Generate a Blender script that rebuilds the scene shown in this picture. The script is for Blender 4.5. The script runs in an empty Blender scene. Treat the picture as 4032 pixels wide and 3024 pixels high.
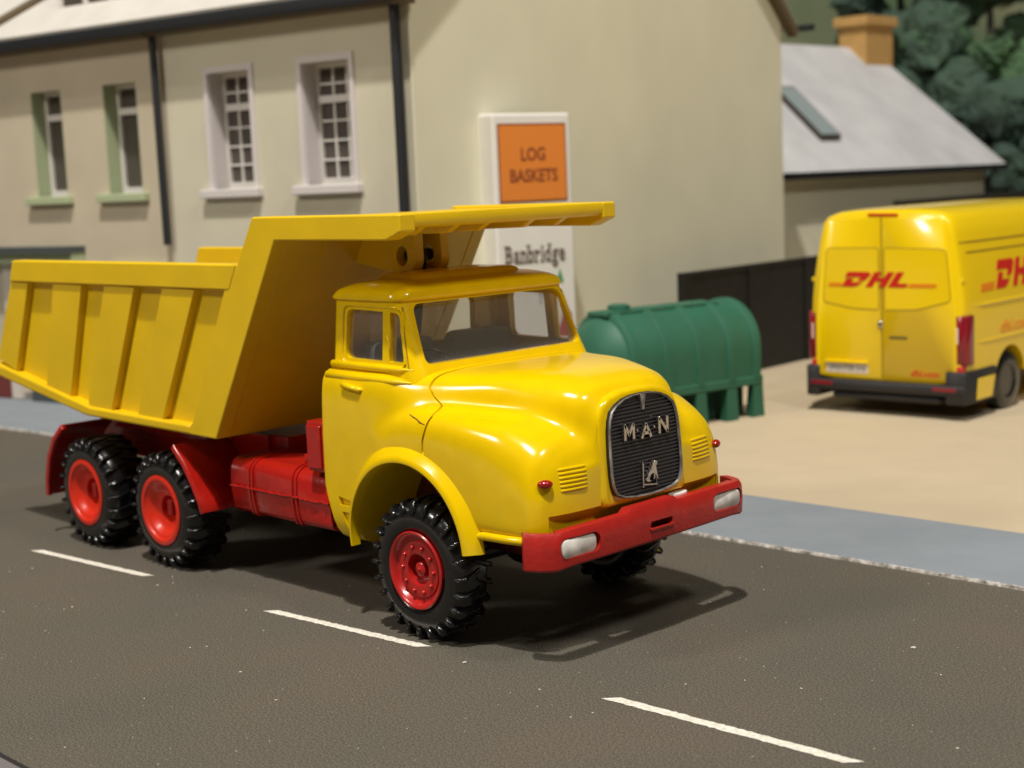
import bpy, bmesh, math, random
from mathutils import Vector, Matrix, noise
from mathutils.bvhtree import BVHTree
R_ = math.radians
random.seed(7)
SC = bpy.context.scene
COL = SC.collection

# ------------------------------------------------------------------ camera
cam_d = bpy.data.cameras.new('camera'); cam = bpy.data.objects.new('camera', cam_d); COL.objects.link(cam)
RT = Vector((0.69858978, 0.7143315, -0.04126538)); DN = Vector((0.06677696, -0.12250817, -0.99021845)); FW = Vector((-0.71239957, 0.68900092, -0.13328384))
m = Matrix.Identity(4)
for i in range(3):
    m[i][0] = RT[i]; m[i][1] = -DN[i]; m[i][2] = -FW[i]
m.translation = Vector((8.944, -7.501, 3.6))
cam.matrix_world = m
cam_d.lens = 53.04; cam_d.sensor_width = 36; cam_d.clip_start = 0.1; cam_d.clip_end = 400
cam_d.dof.use_dof = True; cam_d.dof.focus_distance = 11.2; cam_d.dof.aperture_fstop = 0.80
SC.camera = cam

# ------------------------------------------------------------------ world, ceiling lamps and added fill lamps
w = bpy.data.worlds.new('World'); SC.world = w; w.use_nodes = True
nt = w.node_tree; bg = nt.nodes['Background']
bg.inputs[0].default_value = (1.0, 0.90, 0.76, 1); bg.inputs[1].default_value = 0.05

def area(name, loc, aim, size, power, col, shape='DISK'):
    d = bpy.data.lights.new(name, 'AREA'); d.shape = shape; d.size = size; d.energy = power; d.color = col
    o = bpy.data.objects.new(name, d); COL.objects.link(o)
    o.location = loc
    o.rotation_euler = (Vector(aim) - Vector(loc)).to_track_quat('-Z', 'Y').to_euler()
    return o
area('ceiling_spot', (19.0, -24.5, 90.0), (-1, 2, 0), 3.4, 90000, (1.0, 0.95, 0.86))
area('ceiling_spot', (22.5, -30.0, 84.0), (-1, 2, 0), 3.0, 9000, (1.0, 0.95, 0.86))
area('fill_light', (-10.0, -21.0, 21.0), (-4, 3, 1), 4.5, 3300, (1.0, 0.94, 0.84), 'SQUARE')  # fill lamp added on the near side to brighten truck flank and facade
area('fill_light', (19.5, 2.0, 28.0), (0, 4, 1), 4.0, 3500, (1.0, 0.94, 0.84), 'SQUARE')  # fill lamp added ahead of the truck to lift its front and the gable

vs = SC.view_settings; vs.view_transform = 'Standard'; vs.look = 'None'; vs.exposure = 0; vs.gamma = 1; vs.use_curve_mapping = False
SC.cycles.max_bounces = 8; SC.cycles.sample_clamp_indirect = 4.0; SC.cycles.use_denoising = True

# ------------------------------------------------------------------ materials
def mat(name, col, rough=0.5, metal=0.0, coat=0.0, var=0.0, vscale=3.0, bump=0.0, bscale=40.0, col2=None, detail=4.0, spec=0.5):
    M = bpy.data.materials.new(name); M.use_nodes = True
    n = M.node_tree.nodes; l = M.node_tree.links; b = n['Principled BSDF']
    b.inputs['Base Color'].default_value = (*col, 1); b.inputs['Roughness'].default_value = rough
    b.inputs['Metallic'].default_value = metal; b.inputs['Coat Weight'].default_value = coat
    b.inputs['Coat Roughness'].default_value = 0.08; b.inputs['Specular IOR Level'].default_value = spec
    tc = n.new('ShaderNodeTexCoord')
    if var > 0:
        t = n.new('ShaderNodeTexNoise'); t.inputs['Scale'].default_value = vscale; t.inputs['Detail'].default_value = detail
        l.new(tc.outputs['Object'], t.inputs['Vector'])
        r = n.new('ShaderNodeValToRGB'); r.color_ramp.elements[0].position = 0.35; r.color_ramp.elements[1].position = 0.68
        c2 = col2 or tuple(c * (1 - var) for c in col)
        r.color_ramp.elements[0].color = (*c2, 1); r.color_ramp.elements[1].color = (*col, 1)
        l.new(t.outputs['Fac'], r.inputs['Fac']); l.new(r.outputs['Color'], b.inputs['Base Color'])
        mr = n.new('ShaderNodeMapRange'); mr.inputs['To Min'].default_value = min(1, rough * 1.15); mr.inputs['To Max'].default_value = rough * 0.85
        l.new(t.outputs['Fac'], mr.inputs['Value']); l.new(mr.outputs['Result'], b.inputs['Roughness'])
    if bump > 0:
        t = n.new('ShaderNodeTexNoise'); t.inputs['Scale'].default_value = bscale; t.inputs['Detail'].default_value = 3
        l.new(tc.outputs['Object'], t.inputs['Vector'])
        bp = n.new('ShaderNodeBump'); bp.inputs['Strength'].default_value = bump; bp.inputs['Distance'].default_value = 0.01
        l.new(t.outputs['Fac'], bp.inputs['Height']); l.new(bp.outputs['Normal'], b.inputs['Normal'])
    return M

YEL = mat('gloss_yellow_paint', (0.79, 0.525, 0.0005), 0.17, coat=0.0, var=0.06, vscale=6, bump=0.12, bscale=7)
YELB = mat('satin_yellow_paint', (0.78, 0.515, 0.001), 0.42, coat=0.08, var=0.09, vscale=2.2, bump=0.40, bscale=95)
RED = mat('red_paint', (0.42, 0.010, 0.006), 0.26, coat=0.2, var=0.12, vscale=8, bump=0.6, bscale=11)
REDB = mat('bumper_red_paint', (0.44, 0.013, 0.009), 0.42, coat=0.1, var=0.15, vscale=7, bump=0.3, bscale=30)
RIMR = mat('rim_red_plastic', (0.62, 0.022, 0.006), 0.35, coat=0.2, var=0.05)
RIMF = mat('deep_red_rim', (0.47, 0.014, 0.012), 0.30, coat=0.3, var=0.1)
TYRE = mat('tyre_rubber', (0.010, 0.010, 0.011), 0.22, coat=0.25, var=0.3, vscale=9, bump=0.15, bscale=25)
BLK = mat('black_plastic', (0.010, 0.010, 0.011), 0.45)
GRL = mat('grille_black', (0.040, 0.038, 0.043), 0.45, metal=0.2)
CHR = mat('worn_chrome', (0.62, 0.58, 0.54), 0.25, metal=1.0, var=0.3, vscale=30)
DCHR = mat('dull_frame_chrome', (0.55, 0.52, 0.49), 0.36, metal=0.7, var=0.6, vscale=9)
LENS = mat('white_lens_paint', (0.82, 0.78, 0.73), 0.45, var=0.35, vscale=9)
LAMPR = mat('red_lamp', (0.30, 0.006, 0.004), 0.12, coat=0.6)
SEAT = mat('blue_grey_seat_plastic', (0.27, 0.31, 0.36), 0.4)
CABIN = mat('dark_cab_interior', (0.09, 0.08, 0.07), 0.6)
GLS = bpy.data.materials.new('tinted_clear_glass'); GLS.use_nodes = True
n = GLS.node_tree.nodes; l = GLS.node_tree.links; n.remove(n['Principled BSDF'])
o_ = n['Material Output']; tr = n.new('ShaderNodeBsdfTransparent'); tr.inputs[0].default_value = (0.90, 0.90, 0.91, 1)
gl = n.new('ShaderNodeBsdfGlossy'); gl.inputs['Roughness'].default_value = 0.04; fr = n.new('ShaderNodeMath'); fr.operation = 'MULTIPLY_ADD'; fr.inputs[1].default_value = 0.35; fr.inputs[2].default_value = 0.03; lw = n.new('ShaderNodeLayerWeight'); lw.inputs[0].default_value = 0.25; l.new(lw.outputs['Facing'], fr.inputs[0])
mx = n.new('ShaderNodeMixShader'); df = n.new('ShaderNodeBsdfDiffuse'); df.inputs[0].default_value = (0.5, 0.5, 0.52, 1)
mx2 = n.new('ShaderNodeMixShader'); mx2.inputs[0].default_value = 0.12  # grey diffuse veil mixed into the glass in place of its reflections
l.new(fr.outputs[0], mx.inputs[0]); l.new(tr.outputs[0], mx.inputs[1]); l.new(gl.outputs[0], mx.inputs[2])
l.new(mx.outputs[0], mx2.inputs[1]); l.new(df.outputs[0], mx2.inputs[2]); l.new(mx2.outputs[0], o_.inputs[0])

VYEL = mat('van_yellow_paint', (0.84, 0.585, 0.002), 0.25, coat=0.5)
VRED = mat('van_red_print', (0.55, 0.012, 0.006), 0.4)
VORG = mat('van_orange_print', (0.72, 0.22, 0.005), 0.4)
VLMP = mat('van_red_lens', (0.22, 0.004, 0.014), 0.2, coat=0.4)
VDRK = mat('van_dark_trim', (0.018, 0.017, 0.020), 0.55)
VGAP = mat('van_seam_shade', (0.22, 0.13, 0.002), 0.5)
PLT = mat('plate_white', (0.62, 0.56, 0.50), 0.5)
INK = mat('grey_ink', (0.16, 0.15, 0.15), 0.6)
GRN = mat('green_tank_plastic', (0.022, 0.125, 0.075), 0.6, var=0.15, vscale=2, bump=0.2, bscale=20)
WALLR = mat('cream_render_wall', (0.61, 0.57, 0.44), 0.9, var=0.10, vscale=0.7, bump=0.3, bscale=30)
WALLG = mat('grey_cream_render_wall', (0.80, 0.775, 0.61), 0.9, var=0.08, vscale=0.5, bump=0.3, bscale=30)
WALLL = mat('tan_render_wall', (0.55, 0.48, 0.36), 0.9, var=0.10, vscale=0.8, bump=0.3, bscale=30)
GTR = mat('black_gutter', (0.012, 0.014, 0.018), 0.5)
ROOF = mat('pale_slate_roof', (0.62, 0.59, 0.55), 0.85, var=0.10, vscale=1.6, bump=0.3, bscale=18)
ROOFE = mat('pale_grey_roof', (0.62, 0.62, 0.64), 0.85, var=0.16, vscale=0.9, bump=0.3, bscale=14)
VERGE = mat('brown_verge_board', (0.13, 0.095, 0.055), 0.7)
LIL = mat('lilac_white_surround', (0.62, 0.575, 0.57), 0.7)
PGRN = mat('pale_green_surround', (0.40, 0.46, 0.28), 0.7)
WHT = mat('white_frame', (0.70, 0.67, 0.64), 0.6)
PANE = mat('dark_window_pane', (0.080, 0.068, 0.058), 0.35)
LEDG = mat('slate_ledge', (0.06, 0.07, 0.075), 0.6)
OCH = mat('ochre_brick', (0.56, 0.33, 0.11), 0.85, var=0.12, vscale=4, bump=0.5, bscale=20)
SKYL = mat('skylight_glass', (0.30, 0.36, 0.38), 0.3)
DBRN = mat('dark_brown_frame', (0.06, 0.05, 0.042), 0.6)
SGNW = mat('white_sign_board', (0.84, 0.815, 0.78), 0.5, var=0.05, vscale=2)
ORG = mat('orange_sign_print', (0.78, 0.24, 0.035), 0.6)
SINK = mat('dark_sign_ink', (0.16, 0.12, 0.10), 0.6)
RINK = mat('brown_sign_ink', (0.25, 0.055, 0.02), 0.6)
MAR = mat('maroon_panel', (0.16, 0.030, 0.026), 0.6)
FENC = mat('black_fence', (0.006, 0.006, 0.006), 0.6, var=0.2, vscale=5)
LEAF = mat('dark_leaf', (0.075, 0.135, 0.085), 0.9, var=0.5, vscale=0.3, col2=(0.045, 0.078, 0.064))
LEAF2 = mat('mid_leaf', (0.10, 0.20, 0.08), 0.9, var=0.5, vscale=0.3, col2=(0.05, 0.10, 0.065))
BARK = mat('bark', (0.05, 0.04, 0.03), 0.9)

def road_mat():
    M = bpy.data.materials.new('gritty_asphalt'); M.use_nodes = True
    n = M.node_tree.nodes; l = M.node_tree.links; b = n['Principled BSDF']
    tc = n.new('ShaderNodeTexCoord')
    t1 = n.new('ShaderNodeTexNoise'); t1.inputs['Scale'].default_value = 65; t1.inputs['Detail'].default_value = 3; t1.inputs['Roughness'].default_value = 0.8
    t2 = n.new('ShaderNodeTexNoise'); t2.inputs['Scale'].default_value = 0.55; t2.inputs['Detail'].default_value = 3
    r1 = n.new('ShaderNodeValToRGB'); e = r1.color_ramp.elements
    e[0].position = 0.38; e[0].color = (0.034, 0.030, 0.024, 1); e[1].position = 0.68; e[1].color = (0.165, 0.148, 0.119, 1)
    r2 = n.new('ShaderNodeValToRGB'); e = r2.color_ramp.elements
    e[0].position = 0.35; e[0].color = (0.90, 0.93, 0.90, 1); e[1].position = 0.65; e[1].color = (1.08, 1.0, 0.95, 1)
    mu = n.new('ShaderNodeMix'); mu.data_type = 'RGBA'; mu.blend_type = 'MULTIPLY'; mu.inputs[0].default_value = 1
    v = n.new('ShaderNodeTexVoronoi'); v.inputs['Scale'].default_value = 34
    cr = n.new('ShaderNodeSeparateColor'); l.new(v.outputs['Color'], cr.inputs[0])
    g1 = n.new('ShaderNodeMath'); g1.operation = 'GREATER_THAN'; g1.inputs[1].default_value = 0.95; l.new(cr.outputs[0], g1.inputs[0])
    g2 = n.new('ShaderNodeMath'); g2.operation = 'LESS_THAN'; l.new(v.outputs['Distance'], g2.inputs[0])
    sz = n.new('ShaderNodeMath'); sz.operation = 'MULTIPLY'; sz.inputs[1].default_value = 0.17; l.new(cr.outputs[1], sz.inputs[0]); l.new(sz.outputs[0], g2.inputs[1])
    g3 = n.new('ShaderNodeMath'); g3.operation = 'MULTIPLY'; l.new(g1.outputs[0], g3.inputs[0]); l.new(g2.outputs[0], g3.inputs[1])
    m3 = n.new('ShaderNodeMix'); m3.data_type = 'RGBA'; l.new(g3.outputs[0], m3.inputs[0])
    l.new(tc.outputs['Object'], t1.inputs['Vector']); l.new(tc.outputs['Object'], t2.inputs['Vector']); l.new(tc.outputs['Object'], v.inputs['Vector'])
    l.new(t1.outputs['Fac'], r1.inputs[0]); l.new(t2.outputs['Fac'], r2.inputs[0])
    l.new(r1.outputs[0], mu.inputs[6]); l.new(r2.outputs[0], mu.inputs[7])
    l.new(mu.outputs[2], m3.inputs[6]); m3.inputs[7].default_value = (0.62, 0.56, 0.46, 1)
    l.new(m3.outputs[2], b.inputs['Base Color']); b.inputs['Roughness'].default_value = 0.85
    bp = n.new('ShaderNodeBump'); bp.inputs['Strength'].default_value = 0.35; bp.inputs['Distance'].default_value = 0.008
    l.new(t1.outputs['Fac'], bp.inputs['Height']); l.new(bp.outputs[0], b.inputs['Normal'])
    return M
ROAD = road_mat()
LINE = mat('worn_white_line', (0.80, 0.76, 0.68), 0.8, var=0.35, vscale=30, bump=0.8, bscale=45, col2=(0.55, 0.52, 0.46))
PAVE = mat('blue_grey_pavement', (0.225, 0.255, 0.29), 0.8, var=0.10, vscale=1.5, bump=0.3, bscale=40)
KERB = mat('rough_kerb_edge', (0.62, 0.58, 0.54), 0.8, var=0.7, vscale=16, bump=0.9, bscale=40, col2=(0.20, 0.18, 0.16))
YARD = mat('sand_yard', (0.50, 0.41, 0.285), 0.9, var=0.06, vscale=1.2, bump=0.5, bscale=50)
HILL = mat('painted_hill', (0.30, 0.30, 0.19), 0.95, var=0.6, vscale=0.10, col2=(0.09, 0.17, 0.09), detail=3)

# ------------------------------------------------------------------ mesh helpers
class MB:
    def __init__(s): s.b = bmesh.new()
    def face(s, pts):
        vs_ = [s.b.verts.new(p) for p in pts]; s.b.faces.new(vs_); return s
    def box(s, x0, x1, y0, y1, z0, z1):
        return s.prism([(x0, y0), (x1, y0), (x1, y1), (x0, y1)], 'z', z0, z1)
    def prism(s, poly, ax, a, b):
        f = {'z': lambda p, t: (p[0], p[1], t), 'y': lambda p, t: (p[0], t, p[1]), 'x': lambda p, t: (t, p[0], p[1])}[ax]
        A = [s.b.verts.new(f(p, a)) for p in poly]; B = [s.b.verts.new(f(p, b)) for p in poly]
        s.b.faces.new(A); s.b.faces.new(B[::-1])
        for i in range(len(poly)):
            j = (i + 1) % len(poly); s.b.faces.new((A[j], A[i], B[i], B[j]))
        return s
    def loft(s, rings, caps=True, closed=True):
        V = [[s.b.verts.new(p) for p in r] for r in rings]; k = len(rings[0])
        for a, b in zip(V, V[1:]):
            for i in range(k if closed else k - 1):
                j = (i + 1) % k; s.b.faces.new((a[i], a[j], b[j], b[i]))
        if caps: s.b.faces.new(V[0][::-1]); s.b.faces.new(V[-1])
        return s
    def lathe(s, prof, c, seg=40, caps=False, a0=0, a1=2 * math.pi, sy=1):     # prof: (r, y) about the y axis
        full = abs(a1 - a0 - 2 * math.pi) < 1e-6; rings = []
        for k in range(seg if full else seg + 1):
            a = a0 + (a1 - a0) * k / seg
            rings.append([(c[0] + r * math.cos(a), c[1] + y * sy, c[2] + r * math.sin(a)) for r, y in prof])
        V = [[s.b.verts.new(p) for p in r] for r in rings]
        for q in range(len(V) if full else len(V) - 1):
            a = V[q]; b = V[(q + 1) % len(V)]
            for i in range(len(prof) - 1): s.b.faces.new((a[i], a[i + 1], b[i + 1], b[i]))
        if not full and caps: s.b.faces.new(V[0]); s.b.faces.new(V[-1][::-1])
        return s
    def tube(s, path, r, seg=10):
        rings = []; P = [Vector(p) for p in path]
        for i, p in enumerate(P):
            t = (P[min(i + 1, len(P) - 1)] - P[max(i - 1, 0)]).normalized()
            q = Vector((0, 0, 1)) if abs(t.z) < 0.9 else Vector((1, 0, 0))
            u = t.cross(q).normalized(); v = t.cross(u)
            rr = r[i] if isinstance(r, (list, tuple)) else r
            rings.append([p + u * rr * math.cos(2 * math.pi * k / seg) + v * rr * math.sin(2 * math.pi * k / seg) for k in range(seg)])
        return s.loft(rings)
    def xf(s, M): bmesh.ops.transform(s.b, matrix=M, verts=s.b.verts); return s
    def build(s, name, m, parent=None, bevel=0, bseg=2, smooth=30, sub=0, cut=()):
        bmesh.ops.recalc_face_normals(s.b, faces=s.b.faces)
        me = bpy.data.meshes.new(name); s.b.to_mesh(me); s.b.free()
        if smooth: me.polygons.foreach_set('use_smooth', [True] * len(me.polygons))
        o = bpy.data.objects.new(name, me); COL.objects.link(o)
        tmp = []
        if sub:
            md = o.modifiers.new('s', 'SUBSURF'); md.levels = sub; md.render_levels = sub
        for c in cut:
            bmesh.ops.recalc_face_normals(c.b, faces=c.b.faces)
            cm = bpy.data.meshes.new('c'); c.b.to_mesh(cm); co = bpy.data.objects.new('c', cm); COL.objects.link(co); tmp.append(co)
            md = o.modifiers.new('b', 'BOOLEAN'); md.object = co; md.operation = 'DIFFERENCE'; md.solver = 'EXACT'
        if bevel:
            md = o.modifiers.new('v', 'BEVEL'); md.width = bevel; md.segments = bseg; md.limit_method = 'ANGLE'; md.angle_limit = R_(35); md.harden_normals = True
        if o.modifiers:
            dg = bpy.context.evaluated_depsgraph_get(); nm = bpy.data.meshes.new_from_object(o.evaluated_get(dg)); o.modifiers.clear(); o.data = nm; nm.name = name
        for c in tmp: bpy.data.objects.remove(c)
        me = o.data; me.materials.clear(); me.materials.append(m)
        if smooth and not (bevel and smooth == 30):
            me.polygons.foreach_set('use_smooth', [True] * len(me.polygons)); me.set_sharp_from_angle(angle=R_(smooth))
        if parent: o.parent = parent
        return o
    def clone(s):
        c = MB(); c.b.free(); c.b = s.b.copy(); return c

def empty(name, loc=(0, 0, 0), rz=0, label=None, cat=None, group=None):
    o = bpy.data.objects.new(name, None); COL.objects.link(o); o.location = loc; o.rotation_euler = (0, 0, rz); o.empty_display_size = 0.2
    if label: o['label'] = label; o['category'] = cat
    if group: o['group'] = group
    return o
def tag(o, label, cat, group=None):
    o['label'] = label; o['category'] = cat
    if group: o['group'] = group
    return o
def struct(o, kind='structure'): o['kind'] = kind; return o

def text(name, body, m, parent, M, size=1.0, extrude=0.004, offset=0.0, sx=1.0, shear=0.0, space=1.0):
    c = bpy.data.curves.new(name, 'FONT'); c.body = body; c.size = size; c.extrude = extrude; c.offset = offset; c.align_x = 'CENTER'; c.align_y = 'CENTER'
    c.shear = shear; c.space_character = space; c.resolution_u = 3
    o = bpy.data.objects.new(name, c); COL.objects.link(o)
    dg = bpy.context.evaluated_depsgraph_get(); me = bpy.data.meshes.new_from_object(o.evaluated_get(dg)); bpy.data.objects.remove(o)
    me.transform(M @ Matrix.Diagonal((sx, 1, 1, 1))); me.materials.clear(); me.materials.append(m)
    q = bpy.data.objects.new(name, me); COL.objects.link(q); q.parent = parent; return q
def axes(o, x, y, z):
    M = Matrix.Identity(4)
    for i in range(3): M[i][0] = x[i]; M[i][1] = y[i]; M[i][2] = z[i]
    M.translation = Vector(o); return M

def rrect(a0, a1, b0, b1, r, seg=5):
    pts = []
    for cx, cy, s0 in ((a1 - r, b1 - r, 0), (a0 + r, b1 - r, 90), (a0 + r, b0 + r, 180), (a1 - r, b0 + r, 270)):
        for k in range(seg + 1):
            a = R_(s0 + 90 * k / seg); pts.append((cx + r * math.cos(a), cy + r * math.sin(a)))
    return pts
def rpoly(P, r, seg=4):
    out = []; n_ = len(P)
    for i in range(n_):
        p = Vector(P[i]); a = (Vector(P[i - 1]) - p).normalized(); b = (Vector(P[(i + 1) % n_]) - p).normalized()
        rr = r[i] if isinstance(r, (list, tuple)) else r
        p0 = p + a * rr; p1 = p + b * rr
        for k in range(seg + 1):
            t = k / seg; out.append(tuple((1 - t) ** 2 * p0 + 2 * t * (1 - t) * p + t * t * p1))
    return out

# ================================================================== ground
def kerb_y(x): return 4.075 + 0.0275 * x - 0.0023 * x * x if x < 6 else 4.157
xs = [-45 + i * 0.5 for i in range(141)]
def strip(f0, f1, z, x0=-45, x1=25, st=0.5):
    q = MB(); k = int((x1 - x0) / st); X = [x0 + (x1 - x0) * i / k for i in range(k + 1)]
    q.loft([[(x, f0(x), z), (x, f1(x), z)] for x in X], caps=False, closed=False); return q
kc = lambda x: kerb_y(max(x, -19))
struct(strip(lambda x: -60, lambda x: 90, -0.02, -70, 60, 10).build('ground', YARD))
struct(strip(lambda x: -3.36, kc, 0.0).build('road', ROAD))
struct(strip(lambda x: kc(x) + 0.006, lambda x: max(kc(x) + 1.75, 4.95 + 0.176 * (x + 17.5)) if x < -9 else kc(x) + 1.75, 0.030).build('pavement', PAVE))
struct(strip(lambda x: kc(x) + 1.75 if x > -9 else 5.9, lambda x: 60, 0.026, -9, 30, 0.5).build('yard', YARD))
# rough kerb edge between road and pavement
q = MB(); X = [-19 + i * 0.035 for i in range(int(34 / 0.035))]; rng = random.Random(3); rings = []
for x in X:
    y = kc(x); j = lambda s: (rng.random() - .5) * s
    d = 0.006 + 0.014 * abs(noise.noise(Vector((x * 3.1, 0, 0))))
    rings.append([(x, y - d + j(.010), -0.005), (x, y - 0.002 + j(.006), 0.026 + j(.005)), (x, y + 0.012 + j(.010), 0.0315)])
q.loft(rings, caps=False, closed=False); struct(q.build('kerb', KERB, smooth=60))
# pavement on the near side, with its dark joint
q = MB(); q.prism([(-30, -9), (30, -9), (30, -3.42), (-30, -3.42)], 'z', -0.05, 0.03)
struct(q.build('near_pavement', mat('purple_grey_pavement', (0.15, 0.135, 0.14), 0.8, var=0.15, vscale=3, bump=0.3)))
q = MB(); q.prism([(-30, -3.47), (30, -3.47), (30, -3.35), (-30, -3.35)], 'z', 0.0, 0.004)
struct(q.build('gutter_joint', mat('dark_joint', (0.012, 0.010, 0.010), 0.9)))
# centre line dashes
def dash(a, b, wd=0.095):
    a = Vector(a); b = Vector(b); d = (b - a).normalized(); n_ = Vector((-d.y, d.x)); q = MB(); A = []; B = []; k = 60
    rr = random.Random(int(a.x * 10))
    for i in range(k + 1):
        p = a + (b - a) * i / k; j = lambda: (rr.random() - .5) * .014
        tip = 1.0
        A.append((p.x + n_.x * (wd / 2 + j()) + 0.05 * d.x, p.y + n_.y * (wd / 2 + j()), 0.004)); B.append((p.x - n_.x * (wd / 2 + j()) - 0.05 * d.x, p.y - n_.y * (wd / 2 + j()), 0.004))
    q.loft([[x, y] for x, y in zip(A, B)], caps=False, closed=False); return struct(q.build('road_marking', LINE))
dash((-5.56, -0.44), (-3.65, -0.27)); dash((-1.69, -0.235), (0.15, -0.075)); dash((2.08, -0.03), (4.00, 0.045)); dash((-9.5, -0.95), (-7.5, -0.64)); dash((6.0, 0.10), (7.9, 0.13))
# loose grit on the road
gm = MB(); rg = random.Random(11)
for k in range(140):
    x = rg.uniform(-6, 7); y = rg.uniform(-3.2, 3.9); s = rg.uniform(.003, .008)
    if rg.random() < .06: s *= 1.8
    M = Matrix.Translation((x, y, s * .6)) @ Matrix.Rotation(rg.uniform(0, 6), 4, 'Z') @ Matrix.Diagonal((s * rg.uniform(.8, 2), s, s * .7, 1))
    bmesh.ops.create_icosphere(gm.b, subdivisions=1, radius=1, matrix=M)
struct(gm.build('grit', mat('pale_grit', (0.62, 0.57, 0.49), 0.6)), 'stuff')

# ================================================================== dump truck
T = empty('dump_truck', (0, 1.25, 0), 0, 'large yellow dump truck with red chassis and black grille, standing on the road', 'dump truck')

SEC = {}
SEC[-1.28] = [(0, 2.10), (.5, 2.10), (.85, 2.10), (.98, 2.10), (1.04, 2.09), (1.08, 2.065), (1.105, 2.02), (1.12, 1.96), (1.128, 1.88), (1.133, 1.80), (1.137, 1.7), (1.142, 1.55), (1.145, 1.3), (1.145, 1.0), (1.145, .625)]
SEC[-0.75] = SEC[-1.28]
SEC[-0.56] = SEC[-1.28]
SEC[-0.46] = [(0, 2.10), (.5, 2.10), (.85, 2.10), (.98, 2.10), (1.04, 2.09), (1.08, 2.06), (1.103, 2.00), (1.115, 1.92), (1.12, 1.82), (1.125, 1.72), (1.14, 1.63), (1.175, 1.55), (1.18, 1.3), (1.175, 1.0), (1.165, .65)]
SEC[-0.32] = [(0, 2.11), (.5, 2.11), (.83, 2.10), (.96, 2.09), (1.02, 2.07), (1.06, 2.03), (1.085, 1.97), (1.10, 1.90), (1.11, 1.84), (1.12, 1.785), (1.165, 1.72), (1.185, 1.6), (1.185, 1.3), (1.18, 1.0), (1.165, .70)]
SEC[-0.15] = [(0, 2.12), (.45, 2.12), (.8, 2.11), (.93, 2.09), (.99, 2.055), (1.03, 2.00), (1.055, 1.93), (1.075, 1.87), (1.09, 1.83), (1.12, 1.80), (1.17, 1.74), (1.187, 1.6), (1.187, 1.3), (1.18, 1.1), (1.17, .92)]
SEC[0.10] = [(0, 2.13), (.42, 2.13), (.73, 2.11), (.87, 2.07), (.925, 2.01), (.95, 1.94), (.975, 1.88), (1.02, 1.845), (1.085, 1.83), (1.145, 1.79), (1.18, 1.71), (1.19, 1.55), (1.185, 1.3), (1.18, 1.1), (1.17, .91)]
SEC[0.50] = [(0, 2.135), (.43, 2.13), (.69, 2.105), (.785, 2.055), (.815, 1.97), (.825, 1.89), (.86, 1.845), (.95, 1.83), (1.055, 1.815), (1.13, 1.775), (1.17, 1.69), (1.185, 1.5), (1.185, 1.3), (1.18, 1.1), (1.17, .90)]
SEC[0.85] = [(0, 2.115), (.37, 2.105), (.57, 2.07), (.675, 2.00), (.71, 1.92), (.735, 1.845), (.80, 1.81), (.90, 1.80), (1.01, 1.775), (1.09, 1.715), (1.135, 1.61), (1.15, 1.44), (1.16, 1.25), (1.16, 1.08), (1.16, .91)]
SEC[1.05] = [(0, 2.075), (.35, 2.065), (.53, 2.03), (.615, 1.955), (.64, 1.86), (.66, 1.775), (.74, 1.735), (.85, 1.72), (.96, 1.69), (1.05, 1.625), (1.10, 1.51), (1.12, 1.36), (1.13, 1.22), (1.13, 1.06), (1.13, .91)]
SEC[1.17] = [(0, 2.03), (.33, 2.02), (.48, 1.98), (.55, 1.90), (.575, 1.80), (.595, 1.71), (.68, 1.67), (.78, 1.66), (.90, 1.63), (1.01, 1.56), (1.08, 1.44), (1.11, 1.28), (1.12, 1.17), (1.12, 1.05), (1.115, .89)]
SEC[1.245] = [(0, 1.945), (.28, 1.935), (.41, 1.895), (.48, 1.82), (.505, 1.73), (.53, 1.64), (.61, 1.585), (.70, 1.565), (.81, 1.53), (.92, 1.47), (.995, 1.37), (1.035, 1.26), (1.045, 1.15), (1.045, 1.05), (1.04, .90)]
SEC[1.285] = [(0, 1.90), (.26, 1.89), (.385, 1.85), (.45, 1.78), (.475, 1.69), (.49, 1.60), (.54, 1.52), (.61, 1.48), (.71, 1.45), (.80, 1.40), (.87, 1.32), (.905, 1.23), (.92, 1.13), (.92, 1.05), (.91, .92)]
def sec(x):
    K = sorted(SEC); 
    for a, b in zip(K, K[1:]):
        if a <= x <= b:
            t = (x - a) / (b - a); return [((1 - t) * p[0] + t * q_[0], (1 - t) * p[1] + t * q_[1]) for p, q_ in zip(SEC[a], SEC[b])]
def ring(x, half):
    zb = half[-1][1]; hb = half[-1][0]
    h = half + [(hb * .7, zb), (0, zb)]
    r = [(x, -a, b) for a, b in h]; l_ = [(x, a, b) for a, b in h[1:-1]][::-1]
    return r + l_
def shrink(half, s, c=(0, 1.45)): return [(c[0] + (a - c[0]) * s, c[1] + (b - c[1]) * s) for a, b in half]
lo = MB(); rings = [ring(-1.285, sec(-1.28)), ring(-1.27, sec(-1.28)), ring(-1.0, sec(-1.0)), ring(-.75, sec(-.75))]
for x in (-.6, -.45, -.3, -.15, 0, .10, .3, .5, .68, .85, .95, 1.05, 1.11, 1.17, 1.21, 1.245, 1.27, 1.285): rings.append(ring(x, sec(x)))
rings += [ring(1.303, shrink(SEC[1.285], .88)), ring(1.312, shrink(SEC[1.285], .7)), ring(1.316, shrink(SEC[1.285], .4)), ring(1.318, shrink(SEC[1.285], .15))]
lo.loft(rings)
lower = lo.build('tmp', YEL, sub=2, smooth=180)
bvh = BVHTree.FromObject(lower, bpy.context.evaluated_depsgraph_get())
def front_x(h, z):
    r = bvh.ray_cast(Vector((4, h, z)), Vector((-1, 0, 0))); return r[0].x if r[0] else 1.2
def side_y(x, z):
    r = bvh.ray_cast(Vector((x, -4, z)), Vector((0, 1, 0))); return r[0].y if r[0] else -1.15

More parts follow.
